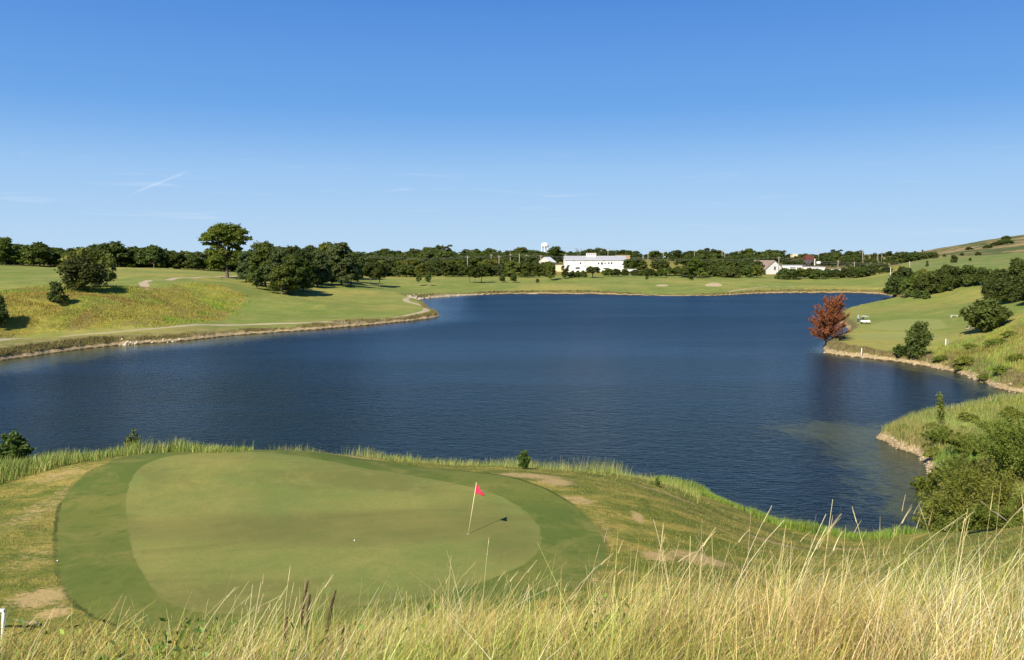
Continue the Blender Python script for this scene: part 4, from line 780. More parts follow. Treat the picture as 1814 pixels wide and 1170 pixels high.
bank_band('waterside_grass', 'bright green grass tufts along the water right of the green', 12000, 42, 62, 9, 30, lambda a, b: (shore_sd(a, b) > .1) & (shore_sd(a, b) < 1.6) & (vnoise(a/1.8, b/1.8, 79) > .38), .5, .03, [(.24, .36, .05), (.14, .26, .04), (.36, .38, .10)], [4, 4, 2], 43)
bank_band('left_shore_weeds', 'brown and green weeds along the left shore beside the cart path', 26000, 110, 400, -40, -4, lambda a, b: (shore_sd(a, b) > .6) & (shore_sd(a, b) < 2.4) & (vnoise(a/3, b/3, 80)*.7+.3*rng.uniform(0, 1, len(a)) > .42), .42, .10, [(.22, .20, .06), (.32, .24, .11), (.16, .18, .045)], [3, 4, 2], 44, segs=1)
bank_band('far_shore_weeds', 'brown fringe of weeds along the far shore of the lake', 9000, 380, 460, -8, 27, lambda a, b: (shore_sd(a, b) > .6) & (shore_sd(a, b) < 2.6), .5, .35, [(.22, .18, .06), (.26, .2, .08), (.14, .17, .05)], [3, 3, 3], 45, segs=1)
bank_band('point_weeds', 'brown weeds on the steep bank round the point and below the tees', 14000, 104, 180, 19, 34, lambda a, b: (shore_sd(a, b) > .7) & (shore_sd(a, b) < 2.8) & (vnoise(a/2, b/2, 81) > .35), .55, .12, [(.24, .17, .09), (.17, .2, .05), (.30, .22, .12)], [3, 3, 3], 46, segs=1)
# ------------------------------------------------------------------ foreground: the wild grass on the brow of the hill
rng = np.random.default_rng(51)
def fg(n, r0, r1, f=None): return region(n, r0, r1, -46, 46, f or (lambda a, b: b > 0))
edge = lambda x, y: np.interp(np.degrees(np.arctan2(x, y)), [-40, -31, -25, -15, -5, 5, 15, 22, 31, 40], [8.2, 8.5, 8.0, 7.4, 7.4, 7.6, 7.8, 8.0, 8.6, 9])
left = lambda x, y: smooth(np.degrees(np.arctan2(x, y)), -14, -30)
# short dense undergrowth
n = 120000; x, y = fg(n, 2.2, 20); p = vnoise(x/.9, y/.9, 55); p2 = vnoise(x/.35, y/.35, 56); L = left(x, y)
T = palette(n, [(.46, .36, .10), (.22, .25, .04), (.62, .48, .17), (.30, .18, .08), (.12, .14, .025)], [5, 3, 5, 2, 2], .3); T = np.where((p > .68)[:, None], T*np.array([.65, .95, .5]), T); T = T*(.65+.7*vnoise(x/.25, y/.25, 73))[:, None]
o = blades('undergrowth', x, y, height(x, y)-.03, rng.uniform(.08, .34, n)*(.4+1.0*p2), rng.uniform(.003, .008, n), rng.uniform(.2, 1.4, n), T, 3, rng.normal(0, 1.5, n)); tag(o, 'dense short green and brown grass under the golden stems', 'grass', kind='stuff')
# the golden stems grow in tussocks, blown to the right
nc = 3300; cx_, cy_ = fg(nc, 2.6, 10.5, lambda a, b: (np.hypot(a, b) < edge(a, b)*rng.uniform(.85, 1.2, len(a))) & (rng.uniform(0, 1, len(a)) < .12 + .95*smooth(vnoise(a/1.1, b/1.1, 57), .3, .62)) & (rng.uniform(0, 1, len(a)) > .15*left(a, b)))
m_ = rng.integers(6, 24, nc); ci = np.repeat(np.arange(nc), m_); n = len(ci); ldc = rng.normal(.05, .7, nc); lnc = rng.uniform(.15, .8, nc); hc = rng.uniform(.24, .66, nc)
x = cx_[ci]+rng.normal(0, .05, n); y = cy_[ci]+rng.normal(0, .04, n); L = left(x, y)
rt = smooth(np.degrees(np.arctan2(x, y)), -8, 18); h = hc[ci]*rng.uniform(.4, 1.1, n)*(1-.22*L)*(.80+.14*rt)
tc_ = palette(nc, [(.82, .66, .28), (.88, .76, .40), (.56, .40, .14), (.48, .46, .08), (.23, .29, .04), (.32, .19, .08)], [6, 5, 3, 3, 3, 3], .15); T = tc_[ci]*rng.uniform(.55, 1.2, (n, 1)); pg = vnoise(cx_/1.7+5, cy_/1.7, 71)[ci]; pp = vnoise(cx_/1.2, cy_/1.2+3, 72)[ci]
T = np.where((pg > .70)[:, None], T*np.array([.68, .88, .5]), T); T = np.where((pp > .62)[:, None], np.minimum(T*np.array([1.12, 1.18, 1.5]), .92), T); rr0 = np.hypot(x, y)
kp_ = rng.uniform(0, 1, n) < .75+.25*smooth(rr0, 3.4, 5); x, y, h, T, ci, L, n = x[kp_], y[kp_], h[kp_], T[kp_], ci[kp_], L[kp_], int(kp_.sum())
o = blades('tall_grass', x, y, height(x, y)-.03, h, rng.uniform(.0022, .0052, n), lnc[ci]*rng.uniform(.4, 1.7, n), T, 5, ldc[ci]+rng.normal(0, .8, n), .9); tag(o, 'golden dry wild grass stems leaning right across the foreground hill', 'grass', kind='stuff')
# single long stems with seed heads above the rest
n = 420; x, y = fg(n, 3.4, 8.6, lambda a, b: (np.hypot(a, b) < edge(a, b)*1.02) & (vnoise(a/.9, b/.9, 61) > .35))
h = rng.uniform(.42, .82, n)*(1-.25*left(x, y))*(.85+.15*smooth(np.degrees(np.arctan2(x, y)), -8, 18)); ln_ = np.abs(rng.normal(.3, .25, n)); ld = rng.normal(0, .8, n); z = height(x, y)
T = palette(n, [(.70, .62, .30), (.60, .55, .24), (.74, .66, .42), (.45, .35, .2)], [3, 3, 2, 1], .1)
wd_ = rng.uniform(.0026, .0038, n); o = blades('long_stems', x, y, z, h, wd_, ln_, T, 6, ld, .8, tipw=.7); tag(o, 'long single straw stems standing above the foreground grass', 'grass', kind='stuff')
tx, ty, tz = x+np.cos(ld)*ln_*h*.80, y+np.sin(ld)*ln_*h*.80, z+h*.88*(1-.12*ln_*.88)
hs = blades('seed_heads', tx, ty, tz-.01, h*.11, rng.uniform(.0032, .0055, n), ln_*1.8, palette(n, [(.72, .62, .36), (.50, .38, .26), (.6, .55, .25)], [3, 1, 2], .15), 3, ld, .2, tipw=.25); tag(hs, 'thin seed heads at the tips of the long stems', 'grass', kind='stuff')
# leafy weeds low in the grass, mostly at the left
n = 9000; x, y = fg(n, 3.0, 13, lambda a, b: rng.uniform(0, 1, len(a)) < (.07 + .22*left(a, b))*smooth(vnoise(a/.8, b/.8, 58), .45, .65) + .6*smooth(vnoise(a/.55+9, b/.55, 59), .70, .80))
z = height(x, y)+rng.uniform(.03, .38, n)*smooth(vnoise(x/.5, y/.5, 60), .1, .8)
V, Fq = leaves_np(np.stack([x, y, z], 1), rng.normal(size=(n, 3))*np.array([.7, .7, .4])+np.array([0, 0, .6]), .021, 2.2)
o = mesh_np('leafy_weeds', V, Fq, M_BLADE, smooth_=False); cattr(o.data, 'tint', np.repeat(palette(n, [(.14, .24, .04), (.24, .34, .06), (.09, .16, .03)], [3, 3, 2]), 4, 0)); tag(o, 'low leafy green weeds growing among the foreground grass', 'weeds', kind='stuff')
# turf blades on the slope between the brow and the green's surround, and short turf texture of the semi rough
rng = np.random.default_rng(52)
n = 170000; x, y = region(n, 24, 52, -37, 33, lambda a, b: (crest(a, b) < -.1) & (shore_sd(a, b) > .6) & (dryf(a, b)*1.3 < rng.uniform(0, 1, len(a))))
T = palette(n, [(.16, .20, .04), (.33, .28, .08), (.10, .15, .03)], [3, 3, 2], .25); cl_ = vnoise(x/.9, y/.55, 82); T = T*(.7+.6*vnoise(x/.5, y/.3, 83))[:, None]
o = blades('rough_turf', x, y, height(x, y)-.01, rng.uniform(.02, .09, n)*(.4+1.2*cl_), rng.uniform(.012, .03, n), rng.uniform(.2, 1.2, n), T, 1); tag(o, 'short uneven turf round the green', 'grass', kind='stuff')

# ------------------------------------------------------------------ dead brown stalks in the foreground
M_STALK = plain('dead_stalk', (.10, .05, .035), .9, var=.3, scale=30)
def stalk(px, py_base, d, top, lean, label, seed):
    r = random.Random(seed); x, y = at_d(px, d); z = gz(x, y); H = z_of(top, d)-z; root = empty('dead_stalk', (x, y, z-.02)); mb = MB(); hd = MB()
    f = lambda t: Vector((lean*H*t*t, .02*math.sin(t*4), H*t))
    mb.tube([f(k/6) for k in range(7)], [.008-.0009*k for k in range(7)], 6)
    for k in range(240):
        t = .42+.57*k/240; a = k*2.4; c = f(t); q = .017*(1-(t-.42)/.58*.65)*r.uniform(.5, 1.2); o = Vector((math.cos(a), math.sin(a), .5))
        hd.tube([c+o*.003, c+o*q], [.0045, .0018], 4)
    mb.build('stem', M_STALK, root, True); hd.build('seed_spike', M_STALK, root)
    tag(root, label, 'dead plant', 'dark dead stalks in the foreground'); return root
for k, a in enumerate(((512, 0, 5.2, 1022, .14, 'dark dead stalk, the left and tallest of the foreground group'), (524, 0, 5.1, 1045, .10, 'dark dead stalk close beside the tallest one'), (560, 0, 5.0, 1038, .17, 'dark dead stalk leaning right, in the middle of the group'), (588, 0, 4.7, 1100, .12, 'shorter dark dead stalk at the right of the group'), (484, 0, 4.8, 1085, .10, 'short reddish dead stalk at the left of the group'))): stalk(*a, seed=k+3)
# ------------------------------------------------------------------ the flag on the green
M_WHITE = plain('white_paint', (.80, .80, .77), .45, var=.05); M_FLAG = plain('flag_cloth', (.80, .03, .10), .7, var=.05); M_YEL = plain('pole_paint', (.80, .76, .45), .45, var=.05); M_BLACK = plain('black_rubber', (.02, .02, .022), .7)
gx, gy = hit(829, 946); z = gz(gx, gy); root = empty('flagstick', (gx, gy, z))
PT = Vector((.36, .05, 2.16)); mb = MB(); mb.tube([(0, 0, -.1), PT], [.014, .011], 10); mb.build('pole', M_YEL, root, True)
MB().lathe([(.05, .005), (.054, .006), (.054, -.08)], n=20).build('cup', M_WHITE, root)
fl = []; ff = []; nu, nv = 12, 8
for i in range(nu+1):
    for j in range(nv+1):
        uu, vv = i/nu, j/nv; b = PT*(1-.195*vv)          # hangs from the pole, drooping triangle blown a little to the right
        fl.append(b + Vector((.43*uu*(.35+.65*vv), .05*math.sin(uu*5+vv*2)*uu, -.30*uu*(.9) + .12*uu*vv)) - Vector((0, 0, .02)))
for i in range(nu):
    for j in range(nv): q = i*(nv+1)+j; ff.append((q, q+1, q+nv+2, q+nv+1))
f_ = MB().add(fl, ff).build('flag', M_FLAG, root, True); f_.modifiers.new('thickness', 'SOLIDIFY').thickness = .003
tag(root, 'golf flagstick with a drooping red flag standing in the hole on the green', 'golf flag')
for px, py, lb in ((628, 959, 'white golf ball lying on the putting green left of the flag'), (102, 995, 'white golf ball lying at the left edge of the green collar')):
    a, b = hit(px, py); o = MB().lathe([(.0213*math.sin(math.pi*k/10), -.0213*math.cos(math.pi*k/10)) for k in range(11)], n=16).build('golf_ball', M_WHITE, smooth_=True, loc=(a, b, gz(a, b)+.03)); o.scale = (1.4,)*3; tag(o, lb, 'golf ball')
# white frame at the bottom left
a, b = at_h(3, 1128, 5.4); z = gz(a, b); root = empty('white_post', (a, b, z))
MB().tube([(0, 0, -.2), (.10, 0, .86)], .045, 8).build('post', M_WHITE, root, True); MB().box((-.42, 0, .90), (1.1, .10, .07)).build('crossbar', M_WHITE, root); MB().tube([(-.95, 0, -.2), (-.92, 0, .86)], .045, 8).build('post', M_WHITE, root, True)
tag(root, 'white post with a crossbar cut by the left edge beside the weeds', 'post')
for px, py, L, a_, lb in ((70, 1112, 1.3, 2.2, 'pale dead branch lying in the grass near the white post'), (1810, 905, 1.6, 2.6, 'bleached bare branch in front of the mesquite at the right edge')):
    if px < 100: x, y = at_h(px, py, 5.3); z = gz(x, y)+.05
    else: x, y = at_d(px, 36); z = z_of(py, 36)-.5; z = max(z, gz(x, y)+.1)
    P = [(math.cos(a_)*L*t, .1*math.sin(t*5), (.9 if px > 100 else .25)*t*L*.7 + .04*math.sin(t*9)) for t in (0, .25, .5, .75, 1)]
    o = MB().tube(P, [.035, .03, .022, .016, .006], 7).build('dead_branch', M_PALEBARK, smooth_=True, loc=(x, y, z)); tag(o, lb, 'branch')
# sprinkler stake and posts on the point
for px, py, top, lb, nm in ((1526, 634, 617, 'thin pale stake standing in the water\'s edge below the tees', 'stake'), (1577, 498, 474, 'slim white pole on the far shore left of the corner trees', 'pole'), (393, 497, 490, 'short dark post on the fairway left of the very tall tree', 'post')):
    x, y = hit(px, py); z = gz(x, y); o = MB().tube([(0, 0, -.3), (0, 0, z_of(top, y)-z)],   .06 if py > 600 else .11, 8).build(nm, M_WHITE if py != 497 else M_BARK, smooth_=True, loc=(x, y, z)); tag(o, lb, nm)
x, y = hit(1675, 612); root = empty('sign_post', (x, y, gz(x, y))); 
MB().box((0, 0, .45), (.16, .10, 1.3)).build('post', M_WHITE, root); MB().box((.42, .1, .45), (.16, .10, 1.1)).build('post', plain('grey_wood', (.3, .3, .3), .8), root)
tag(root, 'pair of short white and grey posts beside the near tee', 'posts')
# log on the slope under the mesquite
for px, py, L, lb in ((1735, 579, 5.2, 'grey log lying under the mesquite right of the tees'), (1724, 583, 3.4, 'shorter grey log left of the other under the mesquite'), (1802, 699, 5.0, 'pale driftwood log at the head of the right inlet')):
    if px == 1802: L = 3.2
    x, y = hit(px, py); o = MB().tube([(-L/2, 0, .05), (-L/6, .06, .12), (L/4, -.04, .10), (L/2, -.12, .16)], [.16, .15, .12, .07], 8).build('log', M_PALEBARK, smooth_=True, loc=(x, y, gz(x, y))); o.rotation_euler.z = .3; tag(o, lb, 'log')
x, y = hit(1690, 562.5); o = bevel(MB().box((0, 0, .3), (2.2, .45, .5)).build('bench', M_WHITE, loc=(x, y, gz(x, y))), .05); 
bpy.data.objects.remove(o)
root = empty('bench', (x, y, gz(x, y)), .1); MB().box((0, 0, .46), (1.8, .4, .06)).build('seat', M_WHITE, root); MB().box((-.7, 0, .22), (.08, .36, .44)).build('leg', M_WHITE, root); MB().box((.7, 0, .22), (.08, .36, .44)).build('leg', M_WHITE, root); tag(root, 'low white bench on the grass beside the upper tee', 'bench')
# ------------------------------------------------------------------ stones along the shores
M_STONE2 = plain('earthy_stone', (.40, .32, .21), .9, var=.35, scale=1.2); M_STONE = plain('limestone', (.52, .46, .36), .9, var=.3, scale=1.2)
def stones(name, label, pts, n, spread, size, seed):
    r = np.random.default_rng(seed); base = np.array([(i*x, j*y, k*z) for x, y, z in [(1, 1, 1)] for i, j, k in [(1, 0, 0), (.3, .9, 0), (-.8, .5, 0), (-.7, -.6, 0), (.4, -.9, 0), (.1, .1, .8), (.3, -.2, .7)]], float)
    tri = np.array([(0, 1, 5), (1, 2, 5), (2, 3, 5), (3, 4, 6), (4, 0, 6), (0, 5, 6), (3, 6, 5)]); P = np.array(pts); n *= 2; t = r.uniform(0, len(P)-1.001, n); i = t.astype(int); f = (t-i)[:, None]
    c = P[i]*(1-f)+P[i+1]*f + r.normal(0, spread*2.2, (n, 2)); z = height(c[:, 0], c[:, 1]); sd1 = shore_sd(c[:, 0], c[:, 1]); k = (sd1 > -.3) & (sd1 < 1.7+spread); c, z = c[k], z[k]; n = len(c); s = size*r.uniform(.35, 1.3, (n, 1))
    a = r.uniform(0, 6.28, (n, 1)); j = base[None]*s[:, :, None]*r.uniform(.7, 1.3, (n, 7, 1)); X = j[..., 0]*np.cos(a)-j[..., 1]*np.sin(a); Y = j[..., 0]*np.sin(a)+j[..., 1]*np.cos(a)
    V = np.stack([X+c[:, :1], Y+c[:, 1:], j[..., 2]+z[:, None]-.03], -1).reshape(-1, 3); o = mesh_np(name, V, (tri[None]+np.arange(n)[:, None, None]*7).reshape(-1, 3), M_STONE2 if seed > 3 else M_STONE, smooth_=False); tag(o, label, 'stones', kind='stuff')
sh_ = lambda l, off=-1: [at_h(a, b+off, .5) for a, b in l]
stones('riprap', 'pale limestone rubble on the left shore below the cart path', sh_([(225, 609), (270, 606.5), (318, 603)]), 150, .5, .30, 1)
stones('riprap', 'long band of pale rubble round the head of the far left cove', sh_([(722, 534), (740, 530), (775, 527), (835, 523)], -.5), 900, .8, .42, 2)
stones('riprap', 'white rubble on the far shore below the warehouse', sh_([(1008, 522), (1040, 521), (1065, 522)], -.3), 420, .7, .55, 3)
stones('riprap', 'stones scattered along the foot of the point', sh_([(1455, 624), (1490, 630), (1540, 636), (1590, 642), (1640, 650)]), 520, .6, .22, 4)
stones('riprap', 'stones scattered along the inlet shore below the right slope', sh_([(1640, 650), (1690, 661), (1730, 674), (1765, 689), (1800, 700)]), 320, .5, .22, 5)
stones('riprap', 'stones along the waterline of the near right bank', sh_([(1560, 772), (1600, 797), (1640, 818), (1650, 850), (1690, 885), (1720, 905)]), 500, .5, .13, 6)
# ------------------------------------------------------------------ golf cart and golfer on the point
M_CART = plain('cart_paint', (.82, .80, .74), .3, var=.03); M_SEAT = plain('cart_seat', (.10, .09, .08), .6); M_STEEL = plain('steel', (.35, .35, .35), .4, .6)
x, y = hit(1533, 573.5); root = empty('golf_cart', (x, y, gz(x, y)+.02), math.radians(-62))     # its nose points away and to the right
b = MB().prism([(-1.15, .30), (-1.15, .70), (-.95, .86), (-.30, .86), (-.22, .40), (.35, .36), (.45, .40), (.62, .92), (.80, .95), (1.2, .66), (1.22, .30)], -.56, .56, 'y').build('body', M_CART, root); bevel(b, .05, 3)
bevel(MB().box((-.62, 0, .95), (.62, 1.04, .16)).build('seat', M_SEAT, root), .05); bevel(MB().box((-.98, 0, 1.25), (.12, 1.04, .42)).build('backrest', M_SEAT, root), .05)
rf_ = bevel(MB().box((-.22, 0, 1.92), (1.75, 1.18, .09)).build('roof', M_CART, root), .04, 3)
for i, j in ((-1.02, -.52), (-1.02, .52), (.62, -.52), (.62, .52)): MB().tube([(i, j, .8), (i+(.0 if i < 0 else -.14), j, 1.9)], .03, 8).build('roof_post', M_STEEL, root, True)
for i, j in ((-.82, -.50), (-.82, .50), (.86, -.50), (.86, .50)):
    wh = MB().tube([(i, j-.1, .23), (i, j-.09, .23), (i, j+.09, .23), (i, j+.1, .23)], [.19, .23, .23, .19], 18).build('wheel', M_BLACK, root, True); MB().tube([(i, j-.105, .23), (i, j+.105, .23)], .10, 12).build('rim', M_STEEL, wh)
MB().tube([(.45, .25, .85), (.2, .25, 1.12)], .02, 6).build('steering_column', M_BLACK, root); MB().tube([(.2+.0*k+.10*math.sin(k*math.pi/8), .25+.17*math.cos(k*math.pi/8), 1.12+.12*math.sin(k*math.pi/8)) for k in range(17)], .014, 6, False).build('steering_wheel', M_BLACK, root)
for j in (-.26, .26): bevel(MB().tube([(-1.25, j, .45), (-1.38, j, 1.22)], [.13, .15], 10).build('golf_bag', plain('bag_cloth', (.03, .03, .04), .7), root, True), .01)
for j in (-.4, .4): MB().tube([(1.17, j, .62), (1.235, j, .62)], .07, 10).build('headlight', M_WHITE, root)
root.scale = (.86,)*3
tag(root, 'white golf cart with a flat roof parked near the upper tee on the point', 'golf cart')
# ---- the golfer: one skinned body, clothes as fitted shells
def skin_obj(name, pts, edges, radii, m, parent, sub=2):
    me = bpy.data.meshes.new(name); me.from_pydata(pts, edges, []); me.materials.append(m); o = bpy.data.objects.new(name, me); col.objects.link(o); o.parent = parent
    o.modifiers.new('skin', 'SKIN').use_smooth_shade = True
    for v, r in zip(me.skin_vertices[0].data, radii): v.radius = (r if isinstance(r, tuple) else (r, r))
    me.skin_vertices[0].data[0].use_root = True
    o.modifiers.new('sub', 'SUBSURF').levels = sub; o.modifiers['sub'].render_levels = sub; return o
x, y = hit(1520, 572.5); root = empty('person', (x, y, gz(x, y)), math.radians(150))
M_SKIN = plain('skin', (.50, .30, .21), .6, var=.04)
P = [(0, 0, .95), (0, 0, 1.12), (0, .01, 1.30), (0, .02, 1.44), (0, .02, 1.54), (0, 0, 1.64), (0, .0, 1.75),
     (.17, .02, 1.41), (.24, -.02, 1.14), (.15, -.22, .98), (.07, -.30, .93), (-.17, .02, 1.41), (-.24, -.02, 1.14), (-.12, -.22, .97), (-.03, -.30, .90),
     (.10, 0, .88), (.12, -.02, .50), (.13, .02, .09), (.14, -.13, .04), (-.10, 0, .88), (-.13, -.02, .50), (-.14, .02, .09), (-.15, -.13, .04)]
Ed = [(0, 1), (1, 2), (2, 3), (3, 4), (4, 5), (5, 6), (3, 7), (7, 8), (8, 9), (9, 10), (3, 11), (11, 12), (12, 13), (13, 14), (0, 15), (15, 16), (16, 17), (17, 18), (0, 19), (19, 20), (20, 21), (21, 22)]
Rr = [(.15, .11), (.13, .10), (.15, .11), (.13, .09), .05, (.085, .095), .07, .065, .05, .038, .03, .065, .05, .038, .03, .09, .065, .045, .04, .09, .065, .045, .04]
skin_obj('body', P, Ed, Rr, M_SKIN, root)
g = 1.13; M_SHIRT = plain('shirt', (.22, .42, .62), .8, var=.05); M_TROU = plain('trousers', (.025, .035, .07), .8, var=.05)
skin_obj('shirt', [P[0], P[1], P[2], P[3], P[7], (.22, 0, 1.22), P[11], (-.22, 0, 1.22)], [(0, 1), (1, 2), (2, 3), (3, 4), (4, 5), (3, 6), (6, 7)], [(.165*g, .13*g), (.15*g, .12*g), (.165*g, .13*g), (.14*g, .10*g), .085, .075, .085, .075], M_SHIRT, root)
skin_obj('trousers', [(0, 0, .97), P[15], P[16], (.13, .02, .08), P[19], P[20], (-.14, .02, .08)], [(0, 1), (1, 2), (2, 3), (0, 4), (4, 5), (5, 6)], [(.16, .125), .105, .08, .065, .105, .08, .065], M_TROU, root)
MB().lathe([(.112, 0), (.108, .06), (.07, .12), (0, .135)], (0, 0, 1.69), 16).build('cap', M_WHITE, root, True); MB().box((0, -.14, 1.70), (.15, .13, .012)).build('cap_peak', M_WHITE, root)
for sx_ in (-1, 1):
    for k_ in range(5): MB().tube([(.04*sx_+.02, -.31+.0*k_, .93), (.045*sx_+.02+.012*(k_-2), -.345, .915-.012*(k_ % 3)), (.04*sx_+.02+.012*(k_-2), -.35, .88)], [.011, .01, .008], 6).build('finger', M_SKIN, root, True)
for sx_ in (-.14, .14): bevel(MB().box((sx_, -.06, .045), (.11, .29, .09)).build('shoe', M_WHITE, root), .03, 3)
tag(root, 'person in a light blue shirt, dark trousers and white cap standing by the golf cart', 'person')
# ------------------------------------------------------------------ factory sheds, barn, tower and wires beyond the lake
M_WALL = plain('white_metal_cladding', (.80, .80, .80), .5, var=.03, scale=.3); M_ROOFG = plain('grey_metal_roof', (.42, .43, .47), .5, var=.08, scale=.3); M_RUST = plain('rusty_roof', (.24, .18, .14), .8, var=.25, scale=.5); M_GLASS = plain('dark_window', (.05, .06, .08), .2); M_TAN = plain('tan_wall', (.45, .30, .2), .8, var=.15); M_REDM = plain('rust_red_metal', (.13, .035, .025), .7, var=.3, scale=.6); M_POLE = plain('grey_pole', (.32, .29, .25), .9); M_CYAN = plain('pale_blue_metal', (.55, .68, .74), .5, var=.04)
def W_at(px, d): return at_d(px, d)
# warehouse
D = 590; x0, _ = at_d(1001, D); x1, _ = at_d(1110, D); zb = gz((x0+x1)/2, D)-.5; ze = z_of(461.5, D); zr = z_of(454.5, D+9)
root = empty('warehouse', ((x0+x1)/2, D, zb)); Lw = x1-x0; H_ = ze-zb; R2 = zr-zb
MB().prism([(0, 0), (18, 0), (18, H_), (9, R2), (0, H_)], -Lw/2, Lw/2).build('wall', M_WALL, root)
MB().add([(-Lw/2-.4, -.5, H_-.15), (Lw/2+.4, -.5, H_-.15), (Lw/2+.4, 9, R2+.15), (-Lw/2-.4, 9, R2+.15), (Lw/2+.4, 18.5, H_-.15), (-Lw/2-.4, 18.5, H_-.15),
          (-Lw/2-.4, -.5, H_+.05), (Lw/2+.4, -.5, H_+.05), (Lw/2+.4, 9, R2+.35), (-Lw/2-.4, 9, R2+.35), (Lw/2+.4, 18.5, H_+.05), (-Lw/2-.4, 18.5, H_+.05)], [(6, 7, 8, 9), (9, 8, 10, 11), (0, 3, 2, 1), (3, 5, 4, 2), (0, 1, 7, 6), (1, 2, 8, 7), (2, 4, 10, 8), (0, 6, 9, 3), (3, 9, 11, 5), (4, 5, 11, 10)]).build('roof', M_ROOFG, root)
cx = at_d(1047, D+9)[0]-(x0+x1)/2; MB().box((cx, 9, R2+1.1), (7.0, 3, 2.4)).build('roof_house', M_WALL, root); MB().box((cx, 9, R2+2.4), (7.4, 3.4, .3)).build('roof_house_roof', M_RUST, root)
for k in range(5): MB().box((cx-2.6+1.3*k, 7.46, R2+1.4), (.8, .1, .7)).build('vent', M_RUST, root)
for px, py, w_, h_ in ((1028.5, 466.5, 1.0, 1.3), (1036, 467, .25, 2.6), (1060.5, 467, 1., 1.2), (1066.5, 467, 1.3, 1.6), (1072, 466.7, .8, 1.), (1078.5, 466.5, 1.0, 1.2), (1083.5, 466.5, 1.1, 1.3), (1103.5, 469, 1.5, .7), (1023.5, 475.3, 3.0, 1.2), (1072, 476, 2.4, .8), (1099, 473, 1.2, .4), (1017, 462.6, 1.6, .35), (1039.5, 462.6, 1.4, .35), (1050.5, 462.6, 1.4, .35), (1069.5, 462.6, 1.6, .35), (1103.5, 462.6, 1.3, .35), (1038, 472.3, 3, .2)):
    MB().box((at_d(px, D)[0]-(x0+x1)/2, -.04, z_of(py, D)-zb), (w_, .12, h_)).build('window' if h_ > .5 else 'vent', M_GLASS, root)
tag(root, 'long white metal warehouse with a grey roof and small dark windows', 'warehouse')
def gable(name, pxl, pxr, d, pyb, pye, pyr, depth, rz, wm, rm, label, cat, along=False, win=None):
    xa, _ = at_d(pxl, d); xb, _ = at_d(pxr, d); zb = gz((xa+xb)/2, d)-.5; zb = min(zb, z_of(pyb, d)); He, Hr, Wd = z_of(pye, d)-zb, z_of(pyr, d)-zb, xb-xa
    root = empty(name, ((xa+xb)/2, d, zb), rz)
    MB().prism([(-Wd/2, 0), (Wd/2, 0), (Wd/2, He), (0, Hr), (-Wd/2, He)], 0, depth, 'y').build('wall', wm, root)
    e = .4; sl = (Hr-He)/(Wd/2)
    for s_ in (-1, 1):
        MB().add([(s_*(Wd/2+e), -e, He-sl*e+.03), (s_*(Wd/2+e), depth+e, He-sl*e+.03), (0, depth+e, Hr+.03), (0, -e, Hr+.03), (s_*(Wd/2+e), -e, He-sl*e+.25), (s_*(Wd/2+e), depth+e, He-sl*e+.25), (0, depth+e, Hr+.25), (0, -e, Hr+.25)],
                 [(0, 1, 2, 3), (4, 7, 6, 5), (0, 4, 5, 1), (1, 5, 6, 2), (2, 6, 7, 3), (3, 7, 4, 0)]).build('roof', rm, root)
    for (u, v_, w_, h_) in (win or []): MB().box((u*Wd, -.04, v_*He), (w_, .12, h_)).build('window', M_GLASS, root)
    tag(root, label, cat); return root
gable('barn', 1352, 1393, 560, 492, 477, 462, 20, math.radians(24), M_WALL, M_RUST, 'white gabled barn with a brown rusty roof and one window', 'barn', win=[(.02, 1.1, 1.3, 2.2)])
gable('barn', 952, 976, 640, 475, 465, 456, 12, math.radians(-24), plain('pinkish_wall', (.72, .62, .55), .7, var=.08), M_WALL, 'small pale gabled shed left of the long warehouse', 'shed', win=[(-.1, .9, 1.2, 1.6)])
def shed(name, pxl, pxr, d, pyb, pyt, depth, wm, rm, label, cat='shed', rz=0):
    xa, _ = at_d(pxl, d); xb, _ = at_d(pxr, d); zb = min(gz((xa+xb)/2, d)-.5, z_of(pyb, d)); H = z_of(pyt, d)-zb; root = empty(name, ((xa+xb)/2, d, zb), rz)
    MB().box((0, depth/2, H/2), (xb-xa, depth, H)).build('wall', wm, root); MB().box((0, depth/2, H+.15), (xb-xa+.6, depth+.6, .3)).build('roof', rm, root); tag(root, label, cat); return root
shed('shed', 1410, 1462, 590, 486, 474, 12, M_WALL, M_WALL, 'low white flat-roofed shed right of the gabled barn'); shed('shed', 1386, 1426, 615, 485, 470.5, 10, M_WALL, M_ROOFG, 'white shed with grey roof between the barn and the hopper')
shed('shed', 1426, 1462, 603, 476, 471.5, 5, plain('dark_rust', (.06, .035, .03), .8), plain('dark_roof', (.05, .035, .035), .8), 'dark brown low roof structure at the foot of the red hopper', 'structure')
shed('shed', 1468, 1509, 560, 495, 478.5, 10, M_CYAN, M_CYAN, 'pale blue-white metal shed at the right end of the factory', rz=-.25); shed('shed', 1112, 1128, 565, 482, 477.8, 3, M_WALL, M_WALL, 'small white trailer at the right foot of the warehouse', 'trailer')
shed('house', 925, 938, 660, 466, 461.5, 6, M_TAN, plain('orange_roof', (.55, .28, .14), .8), 'house with an orange roof among the trees left of the pale shed', 'house'); shed('house', 1092, 1116, 700, 460, 453.2, 9, M_TAN, plain('tan_roof', (.62, .45, .28), .8), 'house with a tan roof just above the warehouse roof', 'house')
shed('shed', 984, 998, 600, 484, 471, 6, plain('cream_wall', (.75, .62, .42), .7), M_WALL, 'small cream shed between the trees left of the warehouse'); shed('shed', 1404, 1413, 980, 455, 450.5, 8, plain('cream_far', (.7, .62, .42), .7), M_WALL, 'tiny cream building on the skyline left of the hopper', 'building')
shed('house', 1524, 1540, 760, 465, 460.5, 8, plain('sand_wall', (.55, .42, .3), .7), M_TAN, 'small tan building beneath the trees right of the hopper', 'building')
